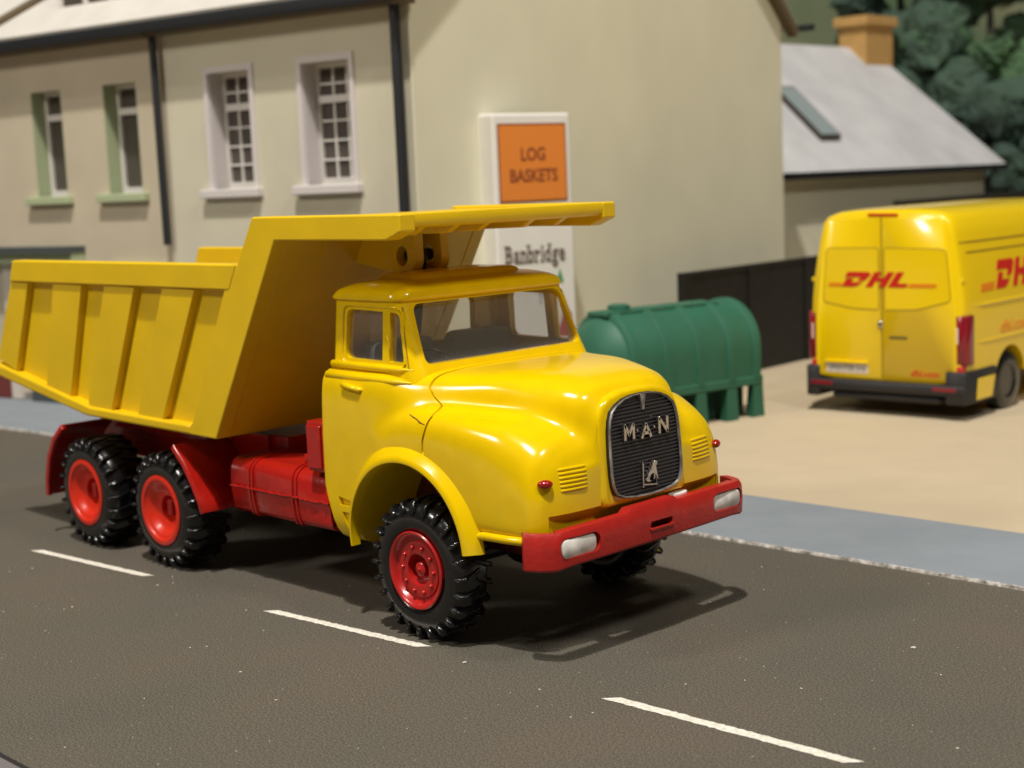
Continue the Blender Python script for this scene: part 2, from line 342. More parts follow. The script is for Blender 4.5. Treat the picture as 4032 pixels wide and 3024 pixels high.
# greenhouse
def gring(z, hw, xr, xf, rc=.13, rr=.10):
    pts = []
    for cx, cy, s0, r in ((xf - rc, hw - rc, 0, rc), (xr + rr, hw - rr, 90, rr), (xr + rr, -hw + rr, 180, rr), (xf - rc, -hw + rc, 270, rc)):
        for k in range(6):
            a = R_(s0 + 18 * k); pts.append((cx + r * math.cos(a), cy + r * math.sin(a), z))
    return pts
gh = MB(); gh.loft([gring(2.02, 1.03, -1.275, -.10), gring(2.10, 1.02, -1.275, -.13), gring(2.16, 1.005, -1.27, -.165, .11), gring(2.40, .985, -1.265, -.27, .11), gring(2.68, .965, -1.255, -.385, .11)])
rf = MB()
rf.loft([gring(2.66, .95, -1.24, -.38, .14, .12), gring(2.672, .985, -1.275, -.360, .15, .12), gring(2.684, .995, -1.285, -.350, .16, .12), gring(2.70, .993, -1.283, -.350, .16, .12), gring(2.75, .975, -1.26, -.355, .17, .13), gring(2.79, .90, -1.19, -.41, .18, .14), gring(2.825, .72, -1.05, -.56, .14, .14), gring(2.84, .45, -.92, -.72, .08, .08)])
_g = gh.clone().build('tmp', YEL); gbvh = BVHTree.FromObject(_g, bpy.context.evaluated_depsgraph_get())
def gside(x, z):
    r = gbvh.ray_cast(Vector((x, -4, z)), Vector((0, 1, 0))); return -r[0].y if r[0] else .98
bpy.data.objects.remove(_g)
# crack between cab and hood (profile in x, z)
crack = [(-.045, 2.6), (-.045, 2.0), (.0, 1.94), (.10, 1.87), (.125, 1.80), (.105, 1.72), (.075, 1.62), (.07, 1.2), (.07, .4)]
def cut_fwd(off): return MB().prism([(a + off, b) for a, b in crack] + [(3, .4), (3, 2.6)], 'y', -2, 2)
def cut_back(off): return MB().prism([(a + off, b) for a, b in crack] + [(-3, .4), (-3, 2.6)], 'y', -2, 2)
def arch(side): return MB().prism([(-.14 + .70 * math.cos(2 * math.pi * k / 72), .72 + .70 * math.sin(2 * math.pi * k / 72)) for k in range(72)] , 'y', side * .5, side * 1.5)
def low_me():
    c = MB(); c.b.from_mesh(lower.data); return c
wind = [(-.885, 2.165), (.94, 2.17), (.87, 2.648), (-.83, 2.645)]
sidew = rpoly([(-1.06, 2.19), (-.575, 2.185), (-.575, 2.59), (-1.04, 2.60)], [.07, .015, .015, .07])
ventw = rpoly([(-.485, 2.185), (-.30, 2.185), (-.39, 2.58), (-.485, 2.59)], [.015, .05, .05, .015])
rearw = rrect(-.62, .62, 2.21, 2.57, .06)
def hollow():
    return MB().loft([gring(1.35, .90, -1.19, -.3, .05, .05), gring(2.14, .95, -1.20, -.26, .1, .05), gring(2.2, .935, -1.20, -.26, .12, .05), gring(2.63, .89, -1.19, -.455, .12, .05)])
cuts_g = lambda: [hollow(), MB().prism(rpoly(wind, .075), 'x', -.75, .3), MB().prism(sidew, 'y', -1.4, 1.4), MB().prism(ventw, 'y', -1.4, 1.4), MB().prism(rearw, 'x', -1.6, -.9)]
cab = low_me().build('cab', YEL, T, smooth=38, cut=[cut_fwd(0), arch(-1), arch(1), hollow(),
      MB().prism([(-1.5, 1.25), (-1.5, .4), (-1.10, .4), (-1.12, .66), (-1.165, .82), (-1.22, 1.0), (-1.285, 1.2)], 'y', -2, 2),
      MB().prism([(-1.08, 1.03), (-.90, 1.00), (-.90, .955), (-1.06, .955)], 'y', -1.3, -1.11), MB().prism([(-1.04, .90), (-.92, .90), (-.92, .73), (-.98, .73)], 'y', -1.3, -1.12),
      MB().prism([(-1.08, 1.03), (-.90, 1.00), (-.90, .955), (-1.06, .955)], 'y', 1.11, 1.3)])
upper = gh.build('window_frame', YEL, cab, smooth=38, cut=cuts_g())
roof = rf.build('roof', YEL, cab, smooth=40, sub=2, cut=[hollow()])
# raised roof panel, belt mouldings, drip rail
q = MB(); q.loft([gring(2.77, .66, -1.10, -.52, .08, .06), gring(2.855, .62, -1.07, -.56, .08, .06), gring(2.872, .56, -1.03, -.61, .07, .06), gring(2.876, .35, -.95, -.72, .05, .05)]); q.build('roof_panel', YEL, cab, smooth=50, sub=1)
for s in (-1, 1):
    q = MB(); q.tube([(-1.245, s * .99, 2.135), (-1.21, s * 1.02, 2.137), (-.7, s * 1.02, 2.132), (-.33, s * 1.01, 2.127), (-.2, s * .985, 2.13)], [.02, .032, .032, .030, .01]); q.build('belt_moulding', YEL, cab, smooth=60)
    q = MB(); q.tube([(-1.255, s * 1.05, 2.05), (-1.22, s * 1.075, 2.05), (-.75, s * 1.075, 2.045), (-.35, s * 1.055, 2.035), (-.2, s * 1.02, 2.03)], [.024, .034, .034, .03, .01]); q.build('belt_moulding', YEL, cab, smooth=60)
    # window surround lip
    q = MB(); P = rpoly([(-1.105, 2.155), (-.275, 2.15), (-.38, 2.625), (-1.085, 2.635)], [.08, .05, .07, .08]); 
    rr_ = [(a, s * (gside(a, b) + .002), b) for a, b in P]; q.tube(rr_ + [rr_[0]], .011, 6); q.build('window_trim', YEL, cab, smooth=60)
    # door handle and seams
    q = MB(); y = s * (-side_y(-.85, 1.965) + .012); q.tube([(-.975, y * .985, 1.985), (-.955, y, 1.985), (-.87, y * 1.004, 1.972), (-.74, y * 1.004, 1.955), (-.715, y * .985, 1.952)], [.012, .028, .027, .025, .010]); q.build('door_handle', YEL, cab, smooth=60)
    q = MB(); q.tube([(-.465, s * 1.02, 2.40), (-.455, s * 1.035, 2.405), (-.45, s * 1.035, 2.36)], [.008, .012, .006], 6); q.build('vent_catch', YEL, cab)
    q = MB(); q.tube([(x_, s * gside(x_, z_), z_) for x_, z_ in ((-.385, 2.63), (-.335, 2.45), (-.285, 2.28), (-.245, 2.15))], .006, 6); q.build('pillar_seam', mat('seam_shade', (0.30, 0.16, 0.001), 0.6), cab)
# small moulding crack by the fender
q = MB(); pts = [(-.13, 1.80), (-.07, 1.785), (-.02, 1.775), (.03, 1.755), (.10, 1.74)]
q.tube([(a, side_y(a, b) + .001, b) for a, b in pts], [.003, .006, .005, .007, .003], 6); q.build('paint_crack', mat('crack_brown', (0.10, 0.045, 0.003), 0.8), cab)

apron = lambda: MB().prism([(1.262, 1.13), (1.5, 1.13), (1.5, .8), (1.235, .8), (1.245, 1.11)], 'y', -1.0, 1.0)
under = lambda: MB().box(.75, 1.5, -.9, .9, .7, .97)
def gx(z): return 1.374 - .05 * (z - 1.12) / .8
GO = [(0, 1.935), (.12, 1.93), (.22, 1.912), (.31, 1.875), (.37, 1.83), (.402, 1.765), (.418, 1.68), (.428, 1.5), (.428, 1.35), (.418, 1.255), (.385, 1.19), (.30, 1.155), (.15, 1.137), (0, 1.132)]
def gout(s):
    c = (0, 1.52); h = [(a * s[0], c[1] + (b - c[1]) * s[1]) for a, b in GO]; return h + [(-a, b) for a, b in h[1:-1]][::-1]
hood = low_me().build('hood', YEL, T, smooth=38, cut=[cut_back(.022), MB().prism([(a + .02, b) for a, b in gout((.97, .98))], 'x', 1.12, 1.6), arch(-1), arch(1), apron(), under(), MB().prism([(-.1, .4), (.6, .4), (.6, 1.38), (-.1, 1.38)], 'y', -1.0, 1.0)])
def nring(x, k, dz=0):
    N = [(0, 1.985), (.20, 1.978), (.35, 1.945), (.44, 1.885), (.48, 1.79), (.498, 1.62), (.508, 1.38), (.51, 1.17), (.505, 1.115), (.47, 1.095), (.2, 1.09), (0, 1.088)]
    h = [(a * k, 1.52 + (b - 1.52) * (1 - (1 - k) * .9)) for a, b in N]; P = h + [(-a, b) for a, b in h[1:-1]][::-1]
    return [(x - .05 * (b - 1.12) / .8 if x > 1.2 else x, a + .01, b) for a, b in P]
q = MB(); q.loft([nring(.95, .98), nring(1.18, .985), nring(1.285, .985), nring(1.318, .972), nring(1.332, .945), nring(1.338, .90)])
q.build('grille_surround', YEL, hood, smooth=50, cut=[MB().prism([(a + .02, b) for a, b in gout((.97, .98))], 'x', 1.12, 1.6)])
for s in (-1, 1):     # wheel arch flares
    q = MB(); rg_ = []
    for k in range(49):
        d = 5 + (186 - 5) * k / 48; a = R_(d); e = 0
        prof = [(.702, 1.12), (.700, 1.235), (.708, 1.252), (.728, 1.256), (.765, 1.235), (.80, 1.20), (.835, 1.176), (.845, 1.14)]
        if d > 120: f_ = 1 - (d - 120) / 66 * .45; prof = [(.70 + (r - .70) * f_, 1.14 + (y - 1.14) * (1 - (d - 120) / 66 * .35)) for r, y in prof]
        rg_.append([(-.14 + r * math.cos(a), s * y, .72 + r * math.sin(a)) for r, y in prof])
    q.loft(rg_); q.build('wheel_arch', YEL, hood, smooth=50)
    q = MB(); q.tube([(.62, s * 1.15, .925), (.72, s * 1.155, .94), (.95, s * 1.14, .94), (1.08, s * 1.115, .94), (1.17, s * 1.075, .94), (1.22, s * .99, .94)], [.026, .034, .034, .034, .03, .024]); q.build('sill_lip', YEL, hood, smooth=60)
    # air vents
    for k in range(6):
        z = 1.305 + k * .031; hh = [.625 + i * .032 for i in range(9)]
        q = MB(); q.tube([(front_x(s * h, z) - .002, s * h, z) for h in hh], [.008] + [.0135] * 7 + [.008], 8); q.build('vent_slat', YEL, hood, smooth=60)
    h = 1.00; z = 1.375; x = front_x(s * h, z)
    q = MB(); bmesh.ops.create_uvsphere(q.b, u_segments=16, v_segments=10, radius=.5, matrix=Matrix.Translation((x + .012, s * (h + .01), z)) @ Matrix.Rotation(s * R_(35), 4, 'Z') @ Matrix.Diagonal((.085, .12, .07, 1))); q.build('indicator_lamp', LAMPR, hood, smooth=80)
COL.objects.unlink(lower); bpy.data.objects.remove(lower)

# glass, seats, cabin
def wx(z): return -.235 - (z - 2.19) * .42
q = MB(); q.face([(wx(b), a, b) for a, b in rpoly([(-.94, 2.14), (.95, 2.14), (.88, 2.65), (-.88, 2.65)], .05)]); q.build('windscreen', GLS, cab)
for s in (-1, 1):
    q = MB(); q.face([(a, s * (.962 - (b - 2.16) * .07), b) for a, b in [(-1.09, 2.16), (-.53, 2.16), (-.53, 2.62), (-1.08, 2.62)]]); q.build('side_window', GLS, cab)
    q = MB(); q.face([(a, s * (.962 - (b - 2.16) * .07), b) for a, b in [(-.53, 2.16), (-.27, 2.16), (-.37, 2.61), (-.53, 2.62)]]); q.build('vent_window', GLS, cab)
q = MB(); q.face([(-1.235, a, b) for a, b in [(-.66, 2.17), (.66, 2.17), (.66, 2.6), (-.66, 2.6)]]); q.build('rear_window', GLS, cab)
q = MB(); q.box(-1.18, -.32, -.88, .88, 1.36, 1.62); q.build('cab_floor', CABIN, cab)
q = MB(); q.prism(rpoly([(-.62, 1.62), (-.30, 1.62), (-.30, 2.08), (-.36, 2.15), (-.46, 2.15)], .02), 'y', -.88, .88); q.build('dashboard', CABIN, cab)
for s in (-1, 1):
    q = MB(); q.prism(rpoly([(s * .12, 1.62), (s * .80, 1.62), (s * .80, 2.30), (s * .12, 2.30)], [.01, .01, .1, .1]), 'x', -1.08, -.93); q.box(-1.0, -.55, min(s * .12, s * .80), max(s * .12, s * .80), 1.62, 1.80)
    q.build('seat', SEAT, cab, bevel=.03)
q = MB(); bmesh.ops.create_circle(q.b, segments=4, radius=.001); q.b.clear()
ctr = Vector((-.58, -.42, 2.14)); ax_ = Vector((.45, 0, .9)).normalized(); u_ = Vector((0, 1, 0)); v_ = ax_.cross(u_)
q.tube([ctr + (u_ * math.cos(2 * math.pi * k / 20) + v_ * math.sin(2 * math.pi * k / 20)) * .17 for k in range(21)], .012, 6); q.tube([ctr, ctr - ax_ * .3], .015, 6); q.build('steering_wheel', BLK, cab)

# grille
def gx(z): return 1.374 - .05 * (z - 1.12) / .8
GO = [(0, 1.935), (.12, 1.93), (.22, 1.912), (.31, 1.875), (.37, 1.83), (.402, 1.765), (.418, 1.68), (.428, 1.5), (.428, 1.35), (.418, 1.255), (.385, 1.19), (.30, 1.155), (.15, 1.137), (0, 1.132)]
def gout(s):  # scaled outline, full loop
    c = (0, 1.52); h = [(a * s[0], c[1] + (b - c[1]) * s[1]) for a, b in GO]; return h + [(-a, b) for a, b in h[1:-1]][::-1]
outer = gout((1, 1)); inner = gout((.925, .965)); mid = gout((.975, .988))
GY = .02
grille = MB().loft([[(1.10, a + GY, b) for a, b in inner], [(gx(b) - .028, a + GY, b) for a, b in inner]]).build('grille', GRL, T, smooth=30)
q = MB(); q.loft([[(1.10, a + GY, b) for a, b in outer], [(gx(b) - .010, a + GY, b) for a, b in outer], [(gx(b) - .010, a + GY, b) for a, b in inner], [(1.2, a + GY, b) for a, b in inner]], caps=False); q.build('grille_collar', BLK, grille, smooth=30)
q = MB(); q.loft([[(gx(b) - .012, a + GY, b) for a, b in gout((.992, .995))], [(gx(b) + .004, a + GY, b) for a, b in mid], [(gx(b) - .006, a + GY, b) for a, b in inner], [(gx(b) - .05, a + GY, b) for a, b in inner]], caps=False)
q.build('grille_frame', DCHR, grille, smooth=45)
def hw_at(z):
    P = [(a * .925, 1.52 + (b - 1.52) * .965) for a, b in GO]
    for (a0, b0), (a1, b1) in zip(P, P[1:]):
        if b1 <= z <= b0 and b0 != b1: return a0 + (a1 - a0) * (b0 - z) / (b0 - b1)
    return 0
q = MB(); z = 1.15
while z < 1.89:
    h = hw_at(z) - .006
    if h > .05: q.prism([(gx(z) - .034, z - .009), (gx(z) - .012, z - .005), (gx(z) - .012, z + .005), (gx(z) - .034, z + .009)], 'y', -h + GY, h + GY)
    z += .0285
q.build('grille_slats', GRL, grille, bevel=0, smooth=0)
q = MB(); q.prism([(-.032 + GY, 1.925), (.032 + GY, 1.925), (.012 + GY, 1.80), (-.012 + GY, 1.80)], 'x', 1.25, gx(1.87) + .004); q.build('grille_tab', DCHR, grille, bevel=.006)
# raised lettering M A N
def bars(q, segs, oy, oz, x0, x1, w):
    for (a, b), (c, d) in segs:
        A = Vector((a, b)); B = Vector((c, d)); dd = (B - A).normalized(); nn = Vector((-dd.y, dd.x)) * w / 2; A2 = A - dd * w * .3; B2 = B + dd * w * .3
        P = [A2 + nn, B2 + nn, B2 - nn, A2 - nn]; q.prism([(p.x + oy, p.y + oz) for p in P], 'x', x0, x1)
xb = gx(1.66)
for nm, segs, oy, oz in (('M', [((0, 0), (.0, .11)), ((0, .11), (.045, .035)), ((.045, .035), (.092, .11)), ((.096, .11), (.10, 0))], -.25, 1.60), ('A', [((0, 0), (.05, .10)), ((.05, .10), (.105, 0)), ((.022, .032), (.085, .032))], -.055, 1.59), ('N', [((0, 0), (0, .115)), ((0, .115), (.095, 0)), ((.095, 0), (.095, .115))], .155, 1.60)):
    q = MB(); bars(q, segs, oy + GY, oz, xb - .02, xb + .018, .029); q.build('letter', CHR, grille, bevel=.004)
for oy in (-.10, .10):
    q = MB(); q.box(xb - .02, xb + .012, oy - .009 + GY, oy + .009 + GY, 1.645, 1.665); q.build('letter_dot', CHR, grille, bevel=.004)
# emblem: thin square frame with a striding lion
xb = gx(1.29); q = MB(); ey, ez = -.055, 1.205
bars(q, [((0, 0), (0, .19)), ((0, .02), (.165, .0))], ey, ez, xb - .02, xb + .012, .014)
bars(q, [((.165, 0), (.15, .19))], ey, ez, xb - .02, xb + .006, .006)
lion = [(.012, .055), (.03, .062), (.05, .10), (.075, .125), (.095, .165), (.118, .192), (.142, .185), (.14, .16), (.128, .150), (.135, .10), (.150, .045), (.132, .045), (.122, .085), (.113, .045), (.098, .045), (.104, .095), (.075, .088), (.055, .055), (.075, .035), (.045, .032)]
q.prism([(a * 1.15 + ey, b + ez) for a, b in lion], 'x', xb - .02, xb + .018)
q.build('emblem', CHR, grille, bevel=.003)

# bumper (slightly crooked as on the model)
def bt(h): return .018 * h / 1.2
PL = [(1.20, -1.215), (1.30, -1.19), (1.395, -1.14), (1.44, -1.09), (1.462, -.98), (1.472, -.6), (1.478, 0), (1.474, .6), (1.466, .98), (1.444, 1.09), (1.40, 1.14), (1.31, 1.19), (1.22, 1.215)]
def bz(h):
    e = max(0, abs(h) - .95); top = 1.065 - e * .04 + (.035 if abs(h + .05) < .30 else 0); bot = .79 - e * .10 + .0
    return bot + bt(h), top + bt(h)
q = MB(); rg_ = []
pts = []
for (x0, h0), (x1, h1) in zip(PL, PL[1:]):
    st = 12 if abs(h1 - h0) > .3 else 2
    for k in range(st): pts.append((x0 + (x1 - x0) * k / st, h0 + (h1 - h0) * k / st))
pts.append(PL[-1])
for x, h in pts:
    b, t = bz(h); wv = .004 * noise.noise(Vector((h * 5, 0, 3)))
    nx = 1 if abs(h) < 1.05 else .55; ny = 0 if abs(h) < 1.05 else math.copysign(.8, h)
    th = .115
    rg_.append([(x, h, b + .02), (x + .008 * nx, h + .008 * ny, (b + t) / 2), (x + wv, h, t - .035), (x - .02 * nx, h - .02 * ny, t + wv), (x - th * nx, h - th * ny * .5, t + wv - .005), (x - th * nx, h - th * ny * .5, b), (x - .02 * nx, h - .02 * ny, b)])
q.loft(rg_)
cut = [MB().prism(rrect(-.13 + .02, .15, .905, .955, .015), 'x', 1.40, 1.6)]
for s in (-1, 1): cut.append(MB().prism(rrect(s * .875 - .20, s * .875 + .20, .862 + bt(s) , 1.012 + bt(s), .062), 'x', 1.425, 1.6))
bumper = q.build('bumper', REDB, T, smooth=32, cut=cut)
for s in (-1, 1):
    q = MB(); q.prism(rrect(s * .875 - .195, s * .875 + .175, .858 + bt(s), 1.005 + bt(s), .058), 'x', 1.42, 1.462); q.build('headlight', LENS, bumper, bevel=.012, smooth=50)
q = MB(); q.prism(rrect(-.12, .16, .885, .905, .009), 'x', 1.44, 1.50); q.build('bumper_slot_lip', REDB, bumper, bevel=.004)
for s in (-1, 1): MB().box(1.22, 1.40, s * .56 - .06, s * .56 + .06, .86, 1.0).build('bumper_bracket', RED, bumper)
q = MB(); q.loft([[(1.33 + .05 * math.cos(t) , .40 + .11 * math.sin(t), z) for t in [i * math.pi / 8 for i in range(16)]] for z in (1.04, 1.085)]); q.build('tow_pin', WHT, bumper, bevel=.01)

# chassis
q = MB()
for s in (-1, 1): q.box(-6.25, 1.15, s * .42 - .06, s * .42 + .06, .82, 1.12)
for x in (-6.0, -4.55, -3.0, -1.9, -.6, .9): q.box(x - .08, x + .08, -.42, .42, .86, 1.08)
q.box(-6.1, -2.6, -.55, .55, 1.12, 1.30)
chassis = q.build('chassis', RED, T, bevel=.012)
q = MB(); q.box(-.87, 1.05, -.53, .53, .62, 1.46); q.build('engine_pan', mat('dark_red_casting', (0.10, 0.010, 0.008), 0.5), chassis, bevel=.02)
for x in (-5.27, -3.8, -.02):
    q = MB(); q.tube([(x, -.95, .575), (x, .95, .575)], .075, 12); bmesh.ops.create_uvsphere(q.b, u_segments=14, v_segments=10, radius=.2, matrix=Matrix.Translation((x, 0, .575))); q.build('axle', BLK, chassis, smooth=50)
q = MB(); q.tube([(-3.8, 0, .6), (-.6, 0, .75)], .05, 10); q.build('drive_shaft', BLK, chassis)
# fuel tank with ribs, seam and cap
tank = MB().prism(rpoly([(-1.02, .66), (-.52, .64), (-.52, 1.16), (-.60, 1.19), (-.98, 1.17), (-1.05, 1.10), (-1.06, .90), (-1.04, .74)], .05), 'x', -2.82, -1.33).build('fuel_tank', RED, T, bevel=.03, smooth=50)
for x in (-2.52, -2.47, -1.86, -1.80):
    q = MB(); P = rpoly([(-1.03, .645), (-.52, .63), (-.52, 1.175), (-.60, 1.205), (-.985, 1.185), (-1.065, 1.10), (-1.075, .90), (-1.055, .74)], .05); q.prism(P, 'x', x - .012, x + .012); q.build('tank_strap', RED, tank, bevel=.008)
q = MB(); rs = random.Random(4); k = 60
q.tube([(-2.83 + 1.5 * i / k, -1.064 - rs.random() * .008, .912 + (rs.random() - .5) * .012) for i in range(k + 1)], [.006 + rs.random() * .008 for i in range(k + 1)], 6); q.build('moulding_seam', RED, tank, smooth=70)
q = MB(); q.lathe([(0, .05), (.05, .05), (.055, .035), (.055, .012), (.04, .01), (.04, -.03)], (0, 0, 0), 20); q.xf(Matrix.Translation((-1.92, -.80, 1.20)) @ Matrix.Rotation(R_(90), 4, 'X')); q.build('filler_cap', RED, tank, smooth=40)
tank2 = MB().prism(rpoly([(1.02, .66), (.52, .64), (.52, 1.16), (.98, 1.17), (1.05, 1.10)], .05), 'x', -2.82, -1.33).build('battery_box', RED, T, bevel=.03)
q = MB(); q.box(-1.54, -1.31, -1.10, -.80, 1.19, 1.63); q.box(-1.52, -1.33, -1.125, -1.10, 1.22, 1.60); q.build('air_filter_box', RED, T, bevel=.02)
# mudguards
for s in (-1, 1):
  P = [(-6.17, .43), (-6.15, .62), (-6.07, .86), (-5.93, 1.06), (-5.72, 1.22), (-5.45, 1.30), (-5.0, 1.32), (-4.2, 1.32), (-3.78, 1.30), (-3.55, 1.22), (-3.38, 1.07), (-3.25, .90), (-3.15, .74), (-3.11, .62)]
  for P in (P[:5], P[9:]):
    q = MB(); rg_ = []
    for i, (x, z) in enumerate(P):
        a = Vector(P[max(i - 1, 0)]); b = Vector(P[min(i + 1, len(P) - 1)]); t = (b - a).normalized(); n_ = Vector((-t.y, t.x)) * .03
        rg_.append([(x + n_.x, s * 1.22, z + n_.y), (x + n_.x, s * .60, z + n_.y), (x, s * .60, z), (x, s * 1.17, z), (x - n_.x, s * 1.17, z - n_.y), (x - n_.x, s * 1.22, z - n_.y)])
    mg = q.loft(rg_).build('mudguard', RED, T, smooth=35, bevel=.006)
    if P[0][0] > -5: MB().prism([(-3.35, .66), (-2.95, .62), (-2.84, 1.3), (-3.5, 1.3)], 'y', s * .52, s * .60).build('mudguard_stay', RED, mg)

# wheels
def wheel(x, yo, s, dual, front):
    W = empty('wheel', (x, s * yo, 0)); W.parent = T
    wd = .34 if not dual else .46
    def tyre(y0, big):
        q = MB(); r = .552
        q.lathe([(.315, 0.03), (.325, .012), (.37, .0), (.42, .004), (.46, .012), (.505, .03), (.535, .065), (r, .12), (r, wd - .12), (.535, wd - .065), (.50, wd - .02), (.42, wd), (.33, wd - .01), (.30, wd - .04)], (0, y0, .570), 64, sy=-s)
        for k in range(24):       # tread lugs, one row for each shoulder
            for side in (0, 1):
                a = 2 * math.pi * (k + .5 * side) / 24; ya = .022 if side == 0 else wd - .022; yb = wd * .56 if side == 0 else wd * .44
                rr_ = []
                for (yy, da, r0, r1, hwid) in ((ya - .030 if side == 0 else ya + .030, 0, .465, .530, .016), (ya, .005, .47, .562, .022), (ya + (yb - ya) * .25, .02, .50, .570, .021), (yb, .11, .53, .568, .017)):
                    aa = a + da; c = Vector((math.cos(aa), 0, math.sin(aa))); t = Vector((-math.sin(aa), 0, math.cos(aa)))
                    rr_.append([Vector((0, y0 - s * yy, .570)) + c * r0 - t * hwid, Vector((0, y0 - s * yy, .570)) + c * r0 + t * hwid, Vector((0, y0 - s * yy, .570)) + c * r1 + t * hwid * .8, Vector((0, y0 - s * yy, .570)) + c * r1 - t * hwid * .8])
                q.loft(rr_)
        return q.build('tyre', TYRE, W, smooth=35, bevel=.004, bseg=1)
    tyre(0, 1)
    c = (0, 0, .570)
    if front:
        prof = [(.30, .08), (.312, .012), (.318, .0), (.308, -.008), (.292, -.004), (.276, .018), (.262, .045), (.235, .052), (.228, .040), (.14, .028), (.128, .034), (.122, .075), (.118, .12), (.075, .125), (.062, .118), (.058, .055), (.046, .044), (0, .042)]
    else:
        prof = [(r_ * 1.09, y_) for r_, y_ in [(.30, .08), (.312, .012), (.318, -.002), (.300, -.012), (.272, -.006), (.262, .012), (.245, .018), (.225, .030), (.20, .06), (.17, .085), (.15, .09), (.125, .10), (.115, .17), (.10, .22), (0, .225)]]
    q = MB(); q.lathe(prof, c, 56, sy=-s); rim = q.build('rim', RIMF if front else RIMR, W, smooth=42)
    if front:
        for k in range(10):
            a = 2 * math.pi * k / 10; q = MB(); q.lathe([(0, .012), (.012, .012), (.018, .02), (.019, .045)], (.185 * math.cos(a), 0, .570 + .185 * math.sin(a)), 8, sy=-s); q.build('bolt', RIMF, rim, smooth=50)
        q = MB(); q.lathe([(0, .030), (.014, .032), (.018, .046)], c, 10, sy=-s); q.build('hub_cap', RIMF, rim)
    else:
        q = MB(); q.box(-.045, .045, -.10 * s - .0, -.19 * s, .50, .66); q.build('hub', mat('hub_red', (0.42, 0.015, 0.01), 0.5), rim, bevel=.02)
for s in (-1, 1):
    wheel(-5.27, 1.245, s, True, False); wheel(-3.80, 1.245, s, True, False); wheel(-.02, 1.235, s, False, True)

# dump bed
BX = Matrix.Identity(4)
def Fx(z): return -2.74 + .607 * (z - 1.37)
outl = [(-7.10, 1.75), (-5.07, 1.42), (-3.2, 1.40), (-2.76, 1.40), (-1.68, 3.16), (-1.9, 3.30), (-2.30, 2.90), (-6.50, 2.90)]
q = MB()
for s in (-1, 1): q.prism(outl, 'y', s * 1.09, s * 1.15)
q.prism([(Fx(1.40) - .09, 1.41), (Fx(1.40) - .03, 1.37), (Fx(3.2) - .03, 3.17), (Fx(3.2) - .09, 3.20)], 'y', -1.10, 1.10)
q.prism([(-7.10, 1.70), (-5.07, 1.385), (-2.78, 1.38), (-2.80, 1.45), (-5.05, 1.46), (-7.12, 1.78)], 'y', -1.13, 1.13)
bed = q.build('dump_bed', YELB, T, bevel=.008)
for s in (-1, 1):
    q = MB(); q.prism([(-6.575, 2.745), (-2.36, 2.745), (-2.225, 2.975), (-6.47, 2.975)], 'y', s * 1.084, s * 1.25); q.build('top_rail', YELB, bed, bevel=.018)
    q = MB(); q.prism([(-3.27, 1.375), (-2.74, 1.37), (-1.645, 3.18), (-.16, 3.18), (.015, 3.245), (.015, 3.385), (-1.955, 3.385), (-2.225, 2.97), (-2.35, 2.97), (-2.455, 2.74), (-3.12, 1.50)], 'y', s * 1.08, s * 1.243)
    q.build('side_frame', YELB, bed, bevel=.018)
    for (xt, xb_, zb, wt, wb) in ((-6.20, -6.64, 1.78, .42, .44), (-5.05, -5.49, 1.50, .62, .52), (-4.02, -4.645, 1.48, .60, .50), (-2.96, -3.69, 1.46, .58, .48)):
        q = MB(); za = zb + (.06 if xt < -5 else .0)
        ztop = 2.76
        rr_ = []
        for (xx0, xx1, zz) in ((xb_ - wb, xb_, zb), (xt - wt, xt, ztop)):
            z0_ = zz + (.10 if (xt < -4.9 and zz < 2) else 0)
            rr_.append([(xx0, s * 1.14, z0_), (xx1, s * 1.14, zz - .02), (xx1, s * 1.222, zz - .02), (xx0 + .03, s * 1.222, z0_)])
        q.loft(rr_); q.build('side_rib', YELB, bed, bevel=.01)
    q = MB(); q.prism([(-7.16, 1.845), (-7.18, 1.71), (-5.10, 1.395), (-3.17, 1.375), (-3.17, 1.47), (-5.02, 1.495)], 'y', s * 1.087, s * 1.255); q.build('bottom_rail', YELB, bed, bevel=.03, bseg=3)
q = MB(); q.box(-1.90, -.03, -1.11, 1.11, 3.31, 3.355); canopy = q.build('canopy', YELB, bed)
q = MB(); q.prism([(-.05, 3.265), (.0, 3.285), (.012, 3.33), (.0, 3.385), (-.10, 3.385), (-.10, 3.30)], 'y', -1.11, 1.11); q.build('canopy_lip', YELB, canopy, bevel=.012)
for h in (-.80, -.42, -.08, .45, .85):
    q = MB(); q.prism([(-1.66, 3.17), (-.34, 3.20), (-.14, 3.305), (-1.7, 3.31)], 'y', h - .035, h + .035); q.build('canopy_rib', YELB, canopy, bevel=.01)
for h, wd in ((-.62, .11), (.62, .11)):
    q = MB(); q.prism([(Fx(1.40) - .04, 1.40), (Fx(1.40) + .0, 1.46), (Fx(3.15) + .0, 3.15), (Fx(3.2) - .04, 3.17)], 'y', h - wd / 2, h + wd / 2); q.build('front_rib', YELB, bed, bevel=.02)
for h in (-.20, .10):
    q = MB(); P = [(Fx(2.95) - .03, 2.93), (Fx(3.2) - .03, 3.2), (-.98, 3.2)] + [(-1.14 + .165 * math.cos(R_(a)), 2.98 + .165 * math.sin(R_(a))) for a in range(10, -120, -14)]
    hole = MB().prism([(-1.16 + .075 * math.cos(R_(a * 15)), 2.99 + .085 * math.sin(R_(a * 15))) for a in range(24)], 'y', h - .2, h + .2)
    q.prism(P, 'y', h - .05, h + .05); q.build('hoist_lug', YELB, bed, cut=[hole], bevel=.008)
